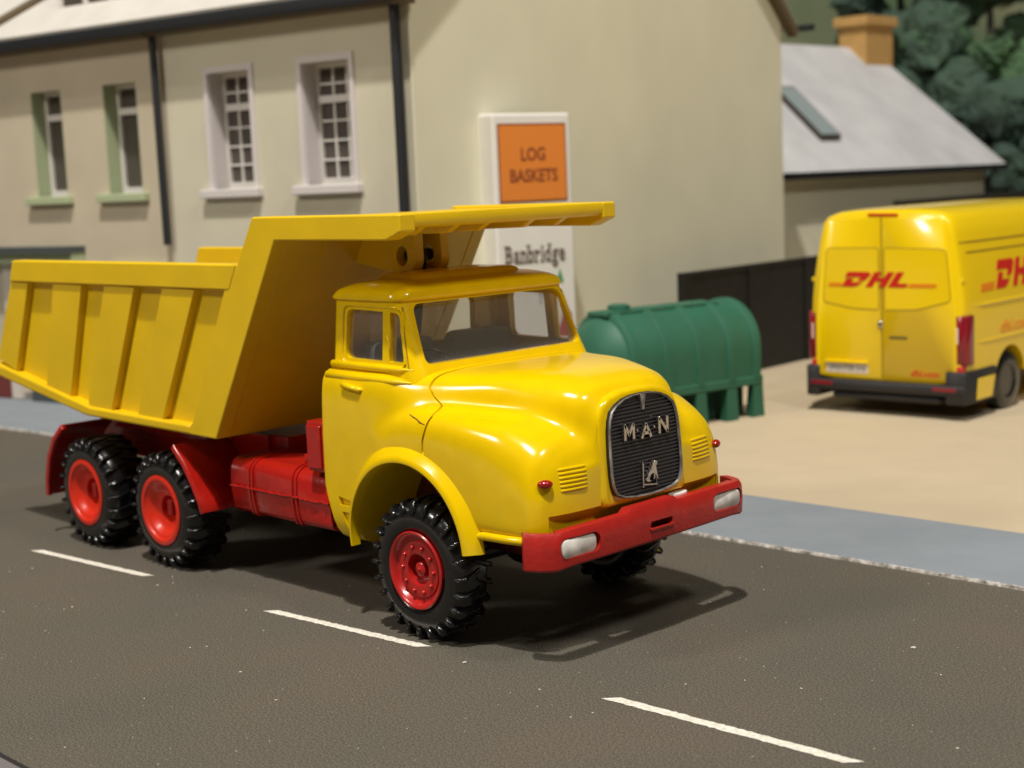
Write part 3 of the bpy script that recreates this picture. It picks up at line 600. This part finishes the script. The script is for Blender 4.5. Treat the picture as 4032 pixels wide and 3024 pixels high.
q = MB(); q.tube([(-1.50, -.05, 1.3), (-1.16, -.05, 2.99)], .075, 14); q.tube([(-1.16, -.18, 2.99), (-1.16, .08, 2.99)], .055, 12); q.tube([(-1.50, -.05, 1.3), (-1.36, -.05, 2.0)], .12, 14); q.build('hoist_cylinder', BLK, T, smooth=50)

# ================================================================== delivery van
V = empty('delivery_van', (-3.75, 11.2, 0), R_(3.5), 'yellow delivery van with red lettering on its rear doors, parked on the sand yard', 'van')
half = [(0, 2.985), (.45, 2.98), (.75, 2.955), (.92, 2.90), (1.00, 2.82), (1.06, 2.6), (1.12, 2.3), (1.17, 2.0), (1.205, 1.7), (1.215, 1.45), (1.215, 1.1), (1.205, .8), (1.20, .56), (.8, .50), (0, .50)]
def vring(v, s=1, dz=0):
    cu, cz = 1.0, 1.6
    P = half + [(-a, b) for a, b in half[1:-1]][::-1]
    return [(cu + a * s, v, cz + (b - cz) * (1 - (1 - s) * .8) + dz) for a, b in P]
q = MB(); q.loft([vring(.0, .955), vring(.02, .975), vring(.06, .99), vring(.15, 1.0), vring(.4, 1.01), vring(1.2, 1.015), vring(3.6, 1.015), vring(4.6, 1.0), vring(4.9, .9)])
vcut = [MB().prism([(1.45 + .50 * math.cos(R_(a * 10)), .46 + .50 * math.sin(R_(a * 10))) for a in range(36)], 'x', 1.7, 3), MB().prism([(1.45 + .50 * math.cos(R_(a * 10)), .46 + .50 * math.sin(R_(a * 10))) for a in range(36)], 'x', -1, .3)]
vb = q.build('body', VYEL, V, smooth=50, cut=vcut)
vbvh = BVHTree.FromObject(vb, bpy.context.evaluated_depsgraph_get())
def vside(v, z):
    r = vbvh.ray_cast(Vector((5, v, z)), Vector((-1, 0, 0))); return r[0].x if r[0] else 2.22
def seam(name, path, r=.009, m=VGAP): return MB().tube(path, r, 6).build(name, m, vb)
# rear doors: raised sheets with rounded outline
for s, (a0, a1) in ((-1, (-.10, .955)), (1, (.975, 2.10))):
    P = [(a0 if s < 0 else a1, .58), (.955 if s < 0 else .975, .56), (.955 if s < 0 else .975, 2.88), ((.10 if s < 0 else 1.93), 2.84), ((a0 if s < 0 else a1), 1.5)]
    P = rpoly(P, [.10, .004, .004, .12, .5], 6); q = MB(); q.prism(P, 'y', -.014, .10); dr = q.build('rear_door', VYEL, V, bevel=.012, smooth=40)
    if s < 0: Pw = [(.02, 1.66), (.5, 1.57), (.92, 1.56), (.92, 2.44), (.08, 2.44)]
    else: Pw = [(1.01, 1.56), (1.5, 1.57), (2.02, 1.70), (1.95, 2.42), (1.01, 2.44)]
    Pw = rpoly(Pw, [.06, .1, .03, .03, .08] if s < 0 else [.03, .1, .06, .08, .03], 4)
    rr_ = [(a, -.014, b) for a, b in Pw]; MB().tube(rr_ + [rr_[0]], .008, 6).build('window_seam', VGAP, dr)
    q = MB(); q.prism(Pw, 'y', -.020, -.005); q.build('window_panel', VYEL, dr, bevel=.008)
MB().tube([(.965, -.008, .57), (.965, -.008, 2.88)], .011, 6).build('door_gap', VGAP, V)
def vbars(name, poly, m, y=-.026, th=.008, par=None): q = MB(); q.prism(poly, 'y', y, y + th); return q.build(name, m, par or V, smooth=0)
# D H L block letters, slanted
def dhl(par, fx, m, size=1.0):
    sh = .42
    L = {'D': [[(-.12, .66), (-.12, 1.0), (.84, 1.0), (1.0, .88), (.98, .62), (.88, .42), (.58, .42), (.64, .66)], [(0, 0), (0, .56), (.33, .56), (.33, .30), (.84, .30), (.70, .06), (.56, 0)]],
         'H': [[(1.12, 0), (1.42, 0), (1.42, .38), (1.72, .38), (1.72, 0), (2.02, 0), (2.02, 1.0), (1.72, 1.0), (1.72, .62), (1.42, .62), (1.42, 1.0), (1.12, 1.0)]],
         'L': [[(2.14, 0), (2.95, 0), (2.95, .25), (2.46, .25), (2.46, 1.0), (2.14, 1.0)]]}
    for ch, ps in L.items():
        q = MB()
        for P in ps:
            Q = [(a + b * sh, b) for a, b in P]
            A = [fx(a * size, b * size, 0) for a, b in Q]; B = [fx(a * size, b * size, .006) for a, b in Q]
            va = [q.b.verts.new(p) for p in A]; vb_ = [q.b.verts.new(p) for p in B]; q.b.faces.new(va); q.b.faces.new(vb_[::-1])
            for i in range(len(Q)): j = (i + 1) % len(Q); q.b.faces.new((va[j], va[i], vb_[i], vb_[j]))
        q.build('letter', m, par, smooth=0)
k = .345
dhl(V, lambda a, b, t: (.33 + a * k, -.022 - t, 1.885 + b * k * .62), VRED, 1.0)
vbars('logo_stripe', [(.11, 1.885), (.32, 1.885), (.34, 1.94), (.13, 1.94)], VORG); vbars('logo_stripe', [(1.38, 1.885), (1.80, 1.885), (1.82, 1.94), (1.42, 1.94)], VORG)
text('web_lettering', 'dhl.com', VRED, V, axes((1.62, -.016, .665), (1, 0, 0), (0, 0, 1), (0, -1, 0)), .13, .002, .002, 1.05, .3)
# side
SX = lambda z: 2.250 - max(0, z - 1.7) * .165
k2 = .36
dhl(V, lambda a, b, t: (vside(1.00 + a * .49, 1.80 + b * .40) + .002 + t, 1.00 + a * .49, 1.80 + b * .40), VRED, 1.0)
q = MB(); P = [(.52, 1.79), (.93, 1.80), (.97, 1.91), (.55, 1.90)]; q.loft([[(vside(a, b) + e, a, b) for a, b in P] for e in (-.01, .006)]); q.build('logo_stripe', VORG, V)
text('web_lettering', 'dhl.com', VORG, V, axes((vside(1.55, 1.24) + .002, 1.55, 1.24), (0, 1, 0), (0, 0, 1), (1, 0, 0)), .25, .002, .003, 1.2, .3)
for z, x0 in ((2.50, .06), (2.36, .20)): seam('side_groove', [(vside(a, z) - .002, a, z) for a in (x0 + .05, .4, .9, 1.4, 2.5, 3.8)], .012)
MB().tube([(vside(a, 1.62) - .008, a, 1.62) for a in (.15, .5, 1.0, 1.6, 4.0)], [.008, .024, .028, .028, .028], 8).build('side_crease', VYEL, vb, smooth=70)
MB().tube([(vside(a, 1.10) - .006, a, 1.10) for a in (.2, .5, 1.0, 1.6, 4.0)], [.006, .016, .02, .02, .02], 8).build('side_crease', VYEL, vb, smooth=70)
# lamps
for s in (-1, 1):
    u0, u1 = ((2.07, 2.245) if s > 0 else (-.245, -.10)); P = [(u0, .80), (u1, .80), (u1, 1.50), (u0, 1.52)]
    q = MB(); q.prism([(a, b) for a, b in P], 'y', -.004, .26); tl = q.build('tail_lamp', VLMP, V, bevel=.03, smooth=50)
    q = MB(); e = 2.13 if s > 0 else -.15; q.prism([(e - .045, 1.10), (e - .005, 1.10), (e - .005, 1.34), (e - .045, 1.34)], 'y', -.010, .05); q.build('reversing_lamp', PLT, tl, bevel=.015)
    q = MB(); q.prism([(e - .05, .66), (e + .07, .66), (e + .07, .80), (e - .05, .80)], 'y', -.010, .1); q.build('indicator_lens', mat('pink_red_lens', (0.55, 0.03, 0.03), 0.3), tl, bevel=.02)
    q = MB(); c0 = 1.76 if s > 0 else -.18; q.box(c0, c0 + .36, -.075, .0, .44, .495); q.build('reflector', VLMP, V, bevel=.01)
    q = MB(); hu = 2.225 if s > 0 else -.235
    for z, hh_ in ((1.95, 1.168), (1.0, 1.20)): hu = 1.0 + s * hh_; MB().box(hu - .03, hu + .01, .03, .10, z, z + .06).build('hinge', VYEL, V, bevel=.01)
vbars('brake_light', [(.76, 2.895), (1.22, 2.885), (1.22, 2.925), (.76, 2.935)], mat('high_brake_lens', (0.55, 0.06, 0.01), 0.3), -.02, .08)
q = MB(); q.box(-.24, 2.24, -.07, .30, .37, .53); q.box(.15, 1.85, -.02, .3, .25, .34); q.box(1.95, 2.262, -.06, .93, .26, .72); q.box(-.262, -.05, -.06, .93, .26, .72); q.build('bumper', VDRK, V, bevel=.03, smooth=50)
q = MB(); q.prism([(.27, .30), (.76, .30), (.86, .60), (.32, .60)], 'x', 2.20, 2.27); q.build('tow_cover', VYEL, V, bevel=.008)
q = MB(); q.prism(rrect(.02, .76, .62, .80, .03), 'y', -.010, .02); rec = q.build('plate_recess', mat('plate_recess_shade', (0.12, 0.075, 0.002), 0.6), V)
q = MB(); q.box(.03, .75, -.060, -.005, .775, .80); q.build('plate_hood', VYEL, V, bevel=.008)
plate = vbars('number_plate', [(.06, .625), (.74, .625), (.74, .755), (.06, .755)], PLT, -.022, .014)
text('plate_lettering', 'SPRINTER 316', INK, plate, axes((.40, -.024, .69), (1, 0, 0), (0, 0, 1), (0, -1, 0)), .115, .001, .001, .85)
q = MB(); bmesh.ops.create_uvsphere(q.b, u_segments=12, v_segments=8, radius=.055, matrix=Matrix.Translation((.945, -.02, 1.35)) @ Matrix.Diagonal((.8, .6, 1.2, 1))); q.build('rear_badge', CHR, V, smooth=80)
q = MB(); q.prism(rrect(1.08, 1.36, 1.145, 1.185, .018), 'y', -.022, .0); q.build('door_handle', mat('handle_recess', (0.13, 0.10, 0.02), 0.5), V)
q = MB(); q.box(.1, 1.9, .6, 1.1, .25, .5); q.tube([(0, 1.45, .42), (2, 1.45, .42)], .07, 8); q.build('rear_axle', VDRK, V)
for u_0, s in ((2.20, 1), (-.20, -1)):
    for vv in (1.45, 4.0):
        q = MB(); q.lathe([(0, .03), (.22, .03), (.25, .0), (.38, .0), (.425, .03), (.435, .10), (.425, .22), (.38, .25), (0, .25)], (0, 0, 0), 32); q.xf(Matrix.Translation((u_0, vv, .435)) @ Matrix.Rotation(s * R_(90), 4, 'Z') @ Matrix.Rotation(0, 4, 'Y')); q.build('wheel', TYRE, V, smooth=40)

# ================================================================== oil tank
d_ = Vector((.152, .988, 0)).normalized(); ang = math.atan2(d_.y, d_.x)
OT = empty('oil_tank', (-4.35 + .0, 9.8, 0), ang, 'green plastic oil tank on legs with ribs, beside the black fence', 'tank')
# local: x along the tank, y away from the near side (left of x)
L0, L1, CY, CZ, RD = -2.18, .60, .66, 1.06, .66
q = MB(); prof = [(0.02, L0), (.25, L0 + .02), (.45, L0 + .10), (.58, L0 + .22), (.64, L0 + .38), (RD, L0 + .55)]
prof += [(RD, L1 - .16), (.645, L1 - .08), (.60, L1 - .03), (.40, L1 - .0), (.02, L1)]
def hs(r, x, zb=.60, e=0):
    P = [(x, CY + r * math.cos(math.pi * k / 28), CZ + r * math.sin(math.pi * k / 28)) for k in range(29)]
    f = (r / RD); P += [(x, CY - r, CZ - .15 * f), (x, CY - r * .985, CZ - (CZ - zb) * f), (x, CY, CZ - (CZ - zb) * f), (x, CY + r * .985, CZ - (CZ - zb) * f), (x, CY + r, CZ - .15 * f)]
    return P
rg_ = [hs(r, x) for r, x in prof]
ob = q.loft(rg_).build('body', GRN, OT, smooth=50)
for x in (-1.80, -1.22, -.62, -.02, .48):
    q = MB(); q.loft([hs(r, xx, .62) for xx, r in ((x - .10, RD - .03), (x - .055, RD + .035), (x + .055, RD + .035), (x + .10, RD - .03))]); q.build('rib', GRN, ob, smooth=40)
q = MB(); q.prism(rpoly([(-1.95, 1.66), (-1.95, 1.735), (.12, 1.735), (.2, 1.66)], .03), 'y', CY - .22, CY + .22); q.build('top_walkway', GRN, OT, bevel=.02)
q = MB(); q.loft([[(-1.55 + r * math.cos(2 * math.pi * k / 20), CY + r * math.sin(2 * math.pi * k / 20), z) for k in range(20)] for z, r in ((1.70, .16), (1.80, .16), (1.82, .12))]); q.build('filler_cap', GRN, OT, smooth=40)
q = MB(); q.box(L0 + .20, L1 - .0, CY - .675, CY + .675, .50, .64); q.build('cradle', GRN, OT, bevel=.03)
for x in (-1.80, -1.22, -.62, -.02, .50):
    for yy in (0.0, 1.2):
        q = MB(); q.loft([[(x - .12, yy - .01, 0), (x + .12, yy - .01, 0), (x + .12, yy + .16, 0), (x - .12, yy + .16, 0)], [(x - .095, yy + (.0 if yy < .5 else .02), .56), (x + .095, yy + (.0 if yy < .5 else .02), .56), (x + .095, yy + .16, .56), (x - .05, yy + .16, .56)]]); q.build('leg', GRN, OT, bevel=.012)
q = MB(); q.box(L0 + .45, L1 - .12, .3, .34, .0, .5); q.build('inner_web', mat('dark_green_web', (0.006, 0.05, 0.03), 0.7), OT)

# ================================================================== sign totem
S_ = empty('sign_board', (-7.3, 9.0, 0), ang, 'tall white sign board with an orange LOG BASKETS panel, standing by the gable wall', 'sign')
def sx(u0, u1, z0, z1, y0, y1): return MB().box(u0, u1, y0, y1, z0, z1)
board = sx(-.86, .60, .0, 4.60, .0, .42).build('board', SGNW, S_, bevel=.04)
q = MB(); q.prism([(-.78, 3.27), (.50, 3.27), (.50, 4.45), (-.78, 4.45)], 'y', -.008, .03); q.build('panel_border', RINK, board)
q = MB(); q.prism([(-.755, 3.30), (.475, 3.30), (.475, 4.42), (-.755, 4.42)], 'y', -.014, .02); q.build('orange_panel', ORG, board)
fm = lambda u, z, e=-.016: axes((u, e, z), (1, 0, 0), (0, 0, 1), (0, -1, 0))
text('lettering', 'LOG', RINK, board, fm(-.14, 3.98), .27, .002, .006, .86); text('lettering', 'BASKETS', RINK, board, fm(-.14, 3.66), .27, .002, .006, .86)
q = MB(); ux = -.72; dg_ = bpy.context.evaluated_depsgraph_get()
serif = {'B': ('lb', 'lt'), 'a': ('rb',), 'n': ('lb', 'rb', 'lt'), 'b': ('lt',), 'r': ('lb', 'lt'), 'i': ('lb', 'rb'), 'd': ('rb', 'rt'), 'g': ('rt',), 'e': ()}
for ch in 'Banbridge':
    c = bpy.data.curves.new('t', 'FONT'); c.body = ch; c.size = .38; c.offset = .010; c.resolution_u = 3; c.extrude = .002
    o = bpy.data.objects.new('t', c); COL.objects.link(o); me = bpy.data.meshes.new_from_object(o.evaluated_get(bpy.context.evaluated_depsgraph_get())); bpy.data.objects.remove(o)
    x0 = min(v.co.x for v in me.vertices); x1 = max(v.co.x for v in me.vertices); z0 = min(v.co.y for v in me.vertices); z1 = max(v.co.y for v in me.vertices)
    zb = 0 if ch != 'g' else z1 - .2
    me.transform(axes((ux - x0 * .66, -.006, 2.36), (.66, 0, 0), (0, 0, 1), (0, -1, 0))); q.b.from_mesh(me)
    wd_ = (x1 - x0) * .66
    for c_ in serif[ch]:
        cx = ux + (.018 if c_[0] == 'l' else wd_ - .018); cz = 2.36 + (.006 if c_[1] == 'b' else (z1 if ch != 'i' else .2) - .012)
        q.box(cx - .042, cx + .036, -.010, -.004, cz - .009, cz + .010)
    ux += wd_ + .022
q.build('town_lettering', SINK, board, smooth=0)
q = MB(); q.prism([(.22, 2.02), (.36, 2.02), (.30, 2.24)], 'y', -.006, .01); q.build('leaf_mark', mat('sign_green', (0.05, 0.30, 0.10), 0.6), board)
q = MB(); q.prism([(.20, 1.20), (.52, 1.16), (.50, 1.52), (.42, 1.62), (.38, 1.75), (.30, 1.45)], 'y', -.006, .01); q.build('red_mark', mat('sign_red', (0.42, 0.06, 0.06), 0.6), board)
q = MB()
for a, b in (((-.22, 2.02), (-.08, 1.84)), ((-.08, 1.84), (.04, 2.0)), ((-.08, 1.84), (-.10, 1.70)), ((-.05, 1.88), (.22, 1.93))):
    A = Vector(a); B = Vector(b); dd = (B - A).normalized(); nn = Vector((-dd.y, dd.x)) * .018; q.prism([tuple(A + nn), tuple(B + nn), tuple(B - nn), tuple(A - nn)], 'y', -.005, .005)
q.build('bird_mark', mat('pale_ink', (0.42, 0.41, 0.41), 0.6), board, smooth=0)

# ================================================================== houses
a10 = R_(10); BO = Vector((-17.5, 4.95, 0))
def house(name, s0, s1, wall, label, gable):
    H = empty(name, tuple(BO), a10, label, 'house'); D = 11.9; E = 6.3
    segs = [(s0, s1)]; q = MB()
    apex = E + .10 + .8 * 6
    P = [(0, 0), (D, 0), (D, E + .25), (6.05, apex - .3), (0, E)]
    q.prism(P, 'x', s0, s1)
    return H, q
wins = {'house_l': [(1.56, 2.38), (3.47, 4.31)], 'house_r': [(6.01, 6.92), (8.02, 8.97)]}
def wcut(ws): return [MB().box(a, b, -.5, .36, 3.66, 5.46) for a, b in ws]
def window(H, a, b, sur, kind):
    f = MB()
    y0 = .28
    f.box(a, a + .07, y0, .36, 3.66, 5.46); f.box(b - .07, b, y0, .36, 3.66, 5.46); f.box(a + .07, b - .07, y0, .36, 3.66, 3.76); f.box(a + .07, b - .07, y0, .36, 5.39, 5.46)
    zr = 4.93 if kind == 'lattice' else 5.02
    f.box(a + .07, b - .07, y0 - .01, .36, zr - .055, zr + .055)
    if kind == 'lattice':
        for i in (1, 2):
            x = a + .07 + (b - a - .14) * i / 3; f.box(x - .017, x + .017, y0 + .02, .35, 3.76, 5.39)
        for z in (4.03, 4.32, 4.61, 5.16): f.box(a + .07, b - .07, y0 + .022, .348, z - .015, z + .015)
    W = f.build('window', WHT, H, smooth=0)
    MB().box(a + .02, b - .02, .335, .355, 3.70, 5.44).build('pane', PANE, W)
    q = MB(); e = .035
    if kind == 'lattice': q.box(a - .09, a, -e, .0, 3.60, 5.56); q.box(b, b + .09, -e, .0, 3.60, 5.56); q.box(a, b, -e, .0, 5.46, 5.56)
    q.box(a - .001, a + .012, -.0, .27, 3.66, 5.46); q.box(b - .012, b + .001, -.0, .27, 3.66, 5.46)
    q.build('surround', sur, W, smooth=0)
    q = MB(); q.box(a - .22, b + .14, -.14, .27, 3.52, 3.66); q.build('sill', sur, W, bevel=.02)
HL, q = house('tan_house', -14, 5.0, WALLL, 'tan terraced house with pale green window surrounds, left of the second downpipe', False)
q.build('wall', WALLL, HL, cut=wcut(wins['house_l']), smooth=0)
HR, q = house('cream_house', 5.003, 10.12, WALLR, 'cream end house with white lattice windows and a tall blank gable', True)
q.build('wall', WALLR, HR, cut=wcut(wins['house_r']), smooth=0)
q = MB(); q.prism([(0.001, .0), (11.9, .0), (11.9, 6.55), (6.05, 10.9), (.001, 6.30)], 'x', 10.121, 10.14); q.build('gable_face', WALLG, HR, smooth=0)
for a, b in wins['house_l']: window(HL, a, b, PGRN, 'sash')
for a, b in wins['house_r']: window(HR, a, b, LIL, 'lattice')
def roofslab(H, s0, s1):
    q = MB(); q.prism([(-.34, 6.27), (6.05, 11.38), (12.25, 6.42), (12.32, 6.53), (6.05, 11.55), (-.40, 6.38)], 'x', s0, s1); return q.build('roof', ROOF, H, smooth=0)
rl = roofslab(HL, -14, 4.99); rr0 = roofslab(HR, 4.993, 10.30)
q = MB(); q.prism([(-.37, 6.10), (6.05, 11.20), (12.22, 6.28), (12.34, 6.42), (6.05, 11.52), (-.42, 6.36)], 'x', 10.141, 10.34); q.build('verge_board', VERGE, HR, smooth=0)
MB().tube([(10.0, 12.42, 6.46), (10.62, 12.42, 6.46)], .07, 8).build('rear_gutter', GTR, HR)
for H, s0, s1 in ((HL, -14, 4.99), (HR, 4.993, 10.36)):
    q = MB(); q.prism(rpoly([(-.46, 6.15), (-.30, 6.15), (-.30, 6.33), (-.46, 6.33)], .04), 'x', s0, s1); q.build('gutter', GTR, H, smooth=40)
    q = MB(); q.box(s0, s1 - .1, -.32, -.001, 6.12, 6.20); q.build('soffit', VERGE, H, smooth=0)
def pipe(H, s, zb, r):
    q = MB(); q.tube([(s, -.15, 6.25), (s, -.13, zb)], r, 10); q.build('downpipe', GTR, H, smooth=60)
pipe(HL, 4.95, 2.80, .062); pipe(HR, 9.99, .1, .078)
q = MB(); q.box(-.5, 2.72, -.45, .0, 2.69, 2.80); q.build('ledge', LEDG, HL, smooth=0); MB().box(-.5, 2.70, -.30, .0, 2.52, 2.69).build('fascia', PGRN, HL, smooth=0)
MB().box(3.40, 6.02 - 1.05, -.10, .0, 2.40, 2.50).build('lintel', PGRN, HL, smooth=0)
MB().box(6.42, 9.6, -.42, .0, 2.62, 2.73).build('ledge', LEDG, HR, smooth=0); MB().box(6.5, 9.5, -.25, .0, 2.2, 2.62).build('fascia', LIL, HR, smooth=0)
MB().box(-.6, .42, -.06, .0, .05, .62).build('stall_riser', MAR, HL, smooth=0); MB().box(.47, .74, -.10, .0, .05, 2.52).build('pilaster', PLT, HL, smooth=0)
MB().box(1.1, 2.1, -.14, .0, .03, .22).build('plinth', LEDG, HL, smooth=0)
MB().box(.45, 10.0, -.03, .0, .03, .16).build('plinth_band', mat('grey_plinth', (0.2, 0.18, 0.17), 0.8), HL, smooth=0)
# dormer on the left roof
k8 = .8
q = MB(); q.prism([(.20, 6.70), (.20, 7.9), (1.7, 7.9)], 'x', 2.40, 4.25); dm = q.build('dormer', LIL, HL, smooth=0)
f = MB(); f.box(2.32, 4.33, .16, .20, 6.60, 6.76)
for x in (2.36, 3.02, 3.66, 4.24): f.box(x - .05, x + .05, .15, .20, 6.70, 7.8)
f.build('window_frame', WHT, dm, smooth=0); MB().box(2.42, 4.2, .185, .198, 6.76, 7.8).build('pane', PANE, dm)
# adjoining higher roof slope with its brown verge
def onroof(s, t, e): return (s, t - e * .6, 6.54 + k8 * t + e * .8)
q = MB(); A = [onroof(*p) for p in ((.45, -.30, .05), (2.05, 1.10, .05), (3.2, 2.10, .05), (-6, 2.10, .05), (-6, -.30, .05))]; B = [onroof(*p) for p in ((.45, -.30, .20), (2.05, 1.10, .20), (3.2, 2.10, .20), (-6, 2.10, .20), (-6, -.30, .20))]
va = [q.b.verts.new(p) for p in A]; vb2 = [q.b.verts.new(p) for p in B]; q.b.faces.new(va); q.b.faces.new(vb2[::-1])
for i in range(5): j = (i + 1) % 5; q.b.faces.new((va[j], va[i], vb2[i], vb2[j]))
q.build('upper_roof', ROOF, HL, smooth=0)
q = MB(); q.loft([[onroof(s, t, -.02), onroof(s + .09, t - .05, -.02), onroof(s + .09, t - .05, .21), onroof(s, t, .24)] for s, t in ((.46, -.30), (2.06, 1.10), (3.22, 2.10))]); q.build('verge_board', VERGE, HL, smooth=0)

# extension behind with pale roof, skylight and chimney
X_ = empty('rear_cottage', (-11.2, 24, 0), 0, 'low cottage with pale grey roof, ochre chimney and skylight behind the gable', 'house')
EY0, EY1 = -7.0, 5.95; ez_ = 3.62
q = MB(); q.prism([(0, 0), (0, 3.45), (-3.3, 6.50), (-6.6, 3.45), (-6.6, 0)], 'y', EY0, EY1 - .12); q.build('wall', WALLG, X_, smooth=0)
q = MB()
A = [(.22, 6.42, 3.53), (-3.3, 5.55, 6.78), (-3.3, EY0, 6.78), (.22, EY0, 3.53)]
q.prism([(.20, 3.40), (.26, 3.52), (-3.3, 6.82), (-6.86, 3.52), (-6.80, 3.40), (-3.3, 6.66)], 'y', EY0, 6.0)
for v in q.b.verts:
    if v.co.y > 5.9: v.co.y += .45 - .95 * (v.co.z - 3.4) / 3.4
rx = q.build('roof', ROOFE, X_, smooth=0)
q = MB(); q.prism([(.20, 3.36), (.36, 3.36), (.36, 3.52), (.20, 3.52)], 'y', EY0, 6.38); q.build('gutter', GTR, X_)
MB().tube([(.30, 5.75, 3.4), (.10, 5.75, 3.15), (.08, 5.75, .1)], .09, 8).build('downpipe', GTR, X_)
def onr(d, y, e): return (.24 - d * .733 + e * .68, y, 3.535 + d * .680 + e * .733)
q = MB(); C1 = [onr(*p) for p in ((1.05, -1.1, .02), (1.05, -.28, .02), (2.9, -.28, .02), (2.9, -1.1, .02))]; C2 = [onr(*p) for p in ((1.05, -1.1, .13), (1.05, -.28, .13), (2.9, -.28, .13), (2.9, -1.1, .13))]
q.loft([C1, C2]); sk = q.build('skylight', DBRN, rx, smooth=0)
q = MB(); q.loft([[onr(1.11, -1.04, .125), onr(1.11, -.34, .125), onr(2.84, -.34, .125), onr(2.84, -1.04, .125)], [onr(1.11, -1.04, .142), onr(1.11, -.34, .142), onr(2.84, -.34, .142), onr(2.84, -1.04, .142)]]); q.build('skylight_pane', SKYL, sk, smooth=0)
q = MB(); q.box(-3.6, -2.75, 4.42, 5.75, 5.8, 7.35); ch = q.build('chimney', OCH, rx, smooth=0)
q = MB(); q.box(-3.70, -2.65, 4.28, 5.88, 7.35, 7.62); q.build('chimney_cap', OCH, ch, bevel=.03)

# fences
F = empty('black_fence', (-7.43, 14.63, 0), math.atan2(.995, -.09), 'plain black fence behind the green tank, against the gable wall', 'fence')
q = MB(); q.box(-2.38, 4.0, -.05, .05, .05, 1.90); q.build('panel', FENC, F, smooth=0)
for x in (-2.42, -.4, 1.6, 3.6): MB().box(x - .06, x + .06, -.08, .08, 0, 1.95).build('post', FENC, F)
q = MB(); q.box(-2.4, 4.0, -.075, .075, 1.88, 1.95); q.build('top_rail', FENC, F)
F2 = empty('yard_wall', (-7.94, 20.26, 0), math.atan2(.998, -.08), 'long dark wall behind the van roof, in front of the cottage', 'wall')
MB().box(.0, 22, -.1, .1, 0, 2.72).build('panel', FENC, F2, smooth=0); MB().box(-.05, 22, -.16, .16, 2.72, 2.86).build('coping', FENC, F2, smooth=0)

# ================================================================== painted hills behind and trees
q = MB(); q.loft([[(-60 + 2.0 * i, 44 + 2.1 * i - .012 * i * i, z) for i in range(50)] for z in (-1, 6, 16, 30)], caps=False, closed=False)
hl = q.build('hills', HILL); struct(hl)
def tree(name, x, y, h, r, label, m, n_=1500, seed=1, leaf=.22):
    o = empty(name, (x, y, 0), 0, label, 'tree', 'trees behind the cottage'); rg = random.Random(seed)
    MB().tube([(0, 0, 0), (.1, .05, h * .4), (.0, .1, h * .75)], [.35, .25, .1], 8).build('trunk', BARK, o, smooth=60)
    q = MB(); cl = []
    for k in range(26):
        a = rg.uniform(0, 6.28); zz = rg.uniform(-1, 1); rad = math.sqrt(1 - zz * zz) * rg.uniform(.5, 1)
        cl.append((Vector((math.cos(a) * rad * r, math.sin(a) * rad * r, h * .62 + zz * h * .36)), rg.uniform(.25, .5) * r))
    for c, cr in cl: bmesh.ops.create_icosphere(q.b, subdivisions=4, radius=cr * .95, matrix=Matrix.Translation(c))
    for v in q.b.verts: v.co += Vector((noise.noise(v.co * 1.3), noise.noise(v.co * 1.3 + Vector((9, 0, 0))), noise.noise(v.co * 1.3 + Vector((0, 9, 0))))) * .5 + Vector((noise.noise(v.co * 4), noise.noise(v.co * 4 + Vector((9, 0, 0))), noise.noise(v.co * 4 + Vector((0, 9, 0))))) * .10
    for k in range(n_ * 2):
        c, cr = rg.choice(cl); d = Vector((rg.gauss(0, 1), rg.gauss(0, 1), rg.gauss(0, 1))).normalized() * cr * rg.uniform(.70, 1.0); p = c + d
        nn = (d.normalized() + Vector((rg.gauss(0, .25), rg.gauss(0, .25), rg.gauss(0, .25)))).normalized(); u = nn.orthogonal().normalized(); u.rotate(Matrix.Rotation(rg.uniform(0, 6), 3, nn)); v = nn.cross(u); s = leaf * rg.uniform(.6, 1.3)
        q.face([p - u * s, p - v * s * .5, p + u * s, p + v * s * .5])
    q.build('crown', m, o, smooth=0)
tree('tree', -20.3, 40.5, 13.5, 2.0, 'dark narrow tree rising directly behind the ochre chimney', LEAF, 3000, 2, .10)
tree('tree', -16.6, 40.0, 11.5, 2.5, 'bushy tree with lighter green leaves at the top right corner', LEAF2, 4000, 3, .10)
tree('tree', -18.4, 39.2, 8.6, 2.3, 'dark bushy tree right of the chimney behind the sloping verge', LEAF, 4000, 4, .10)
tree('tree', -15.2, 38.4, 5.6, 2.1, 'low dark tree above the van roof at the right edge', LEAF, 3000, 5, .10)
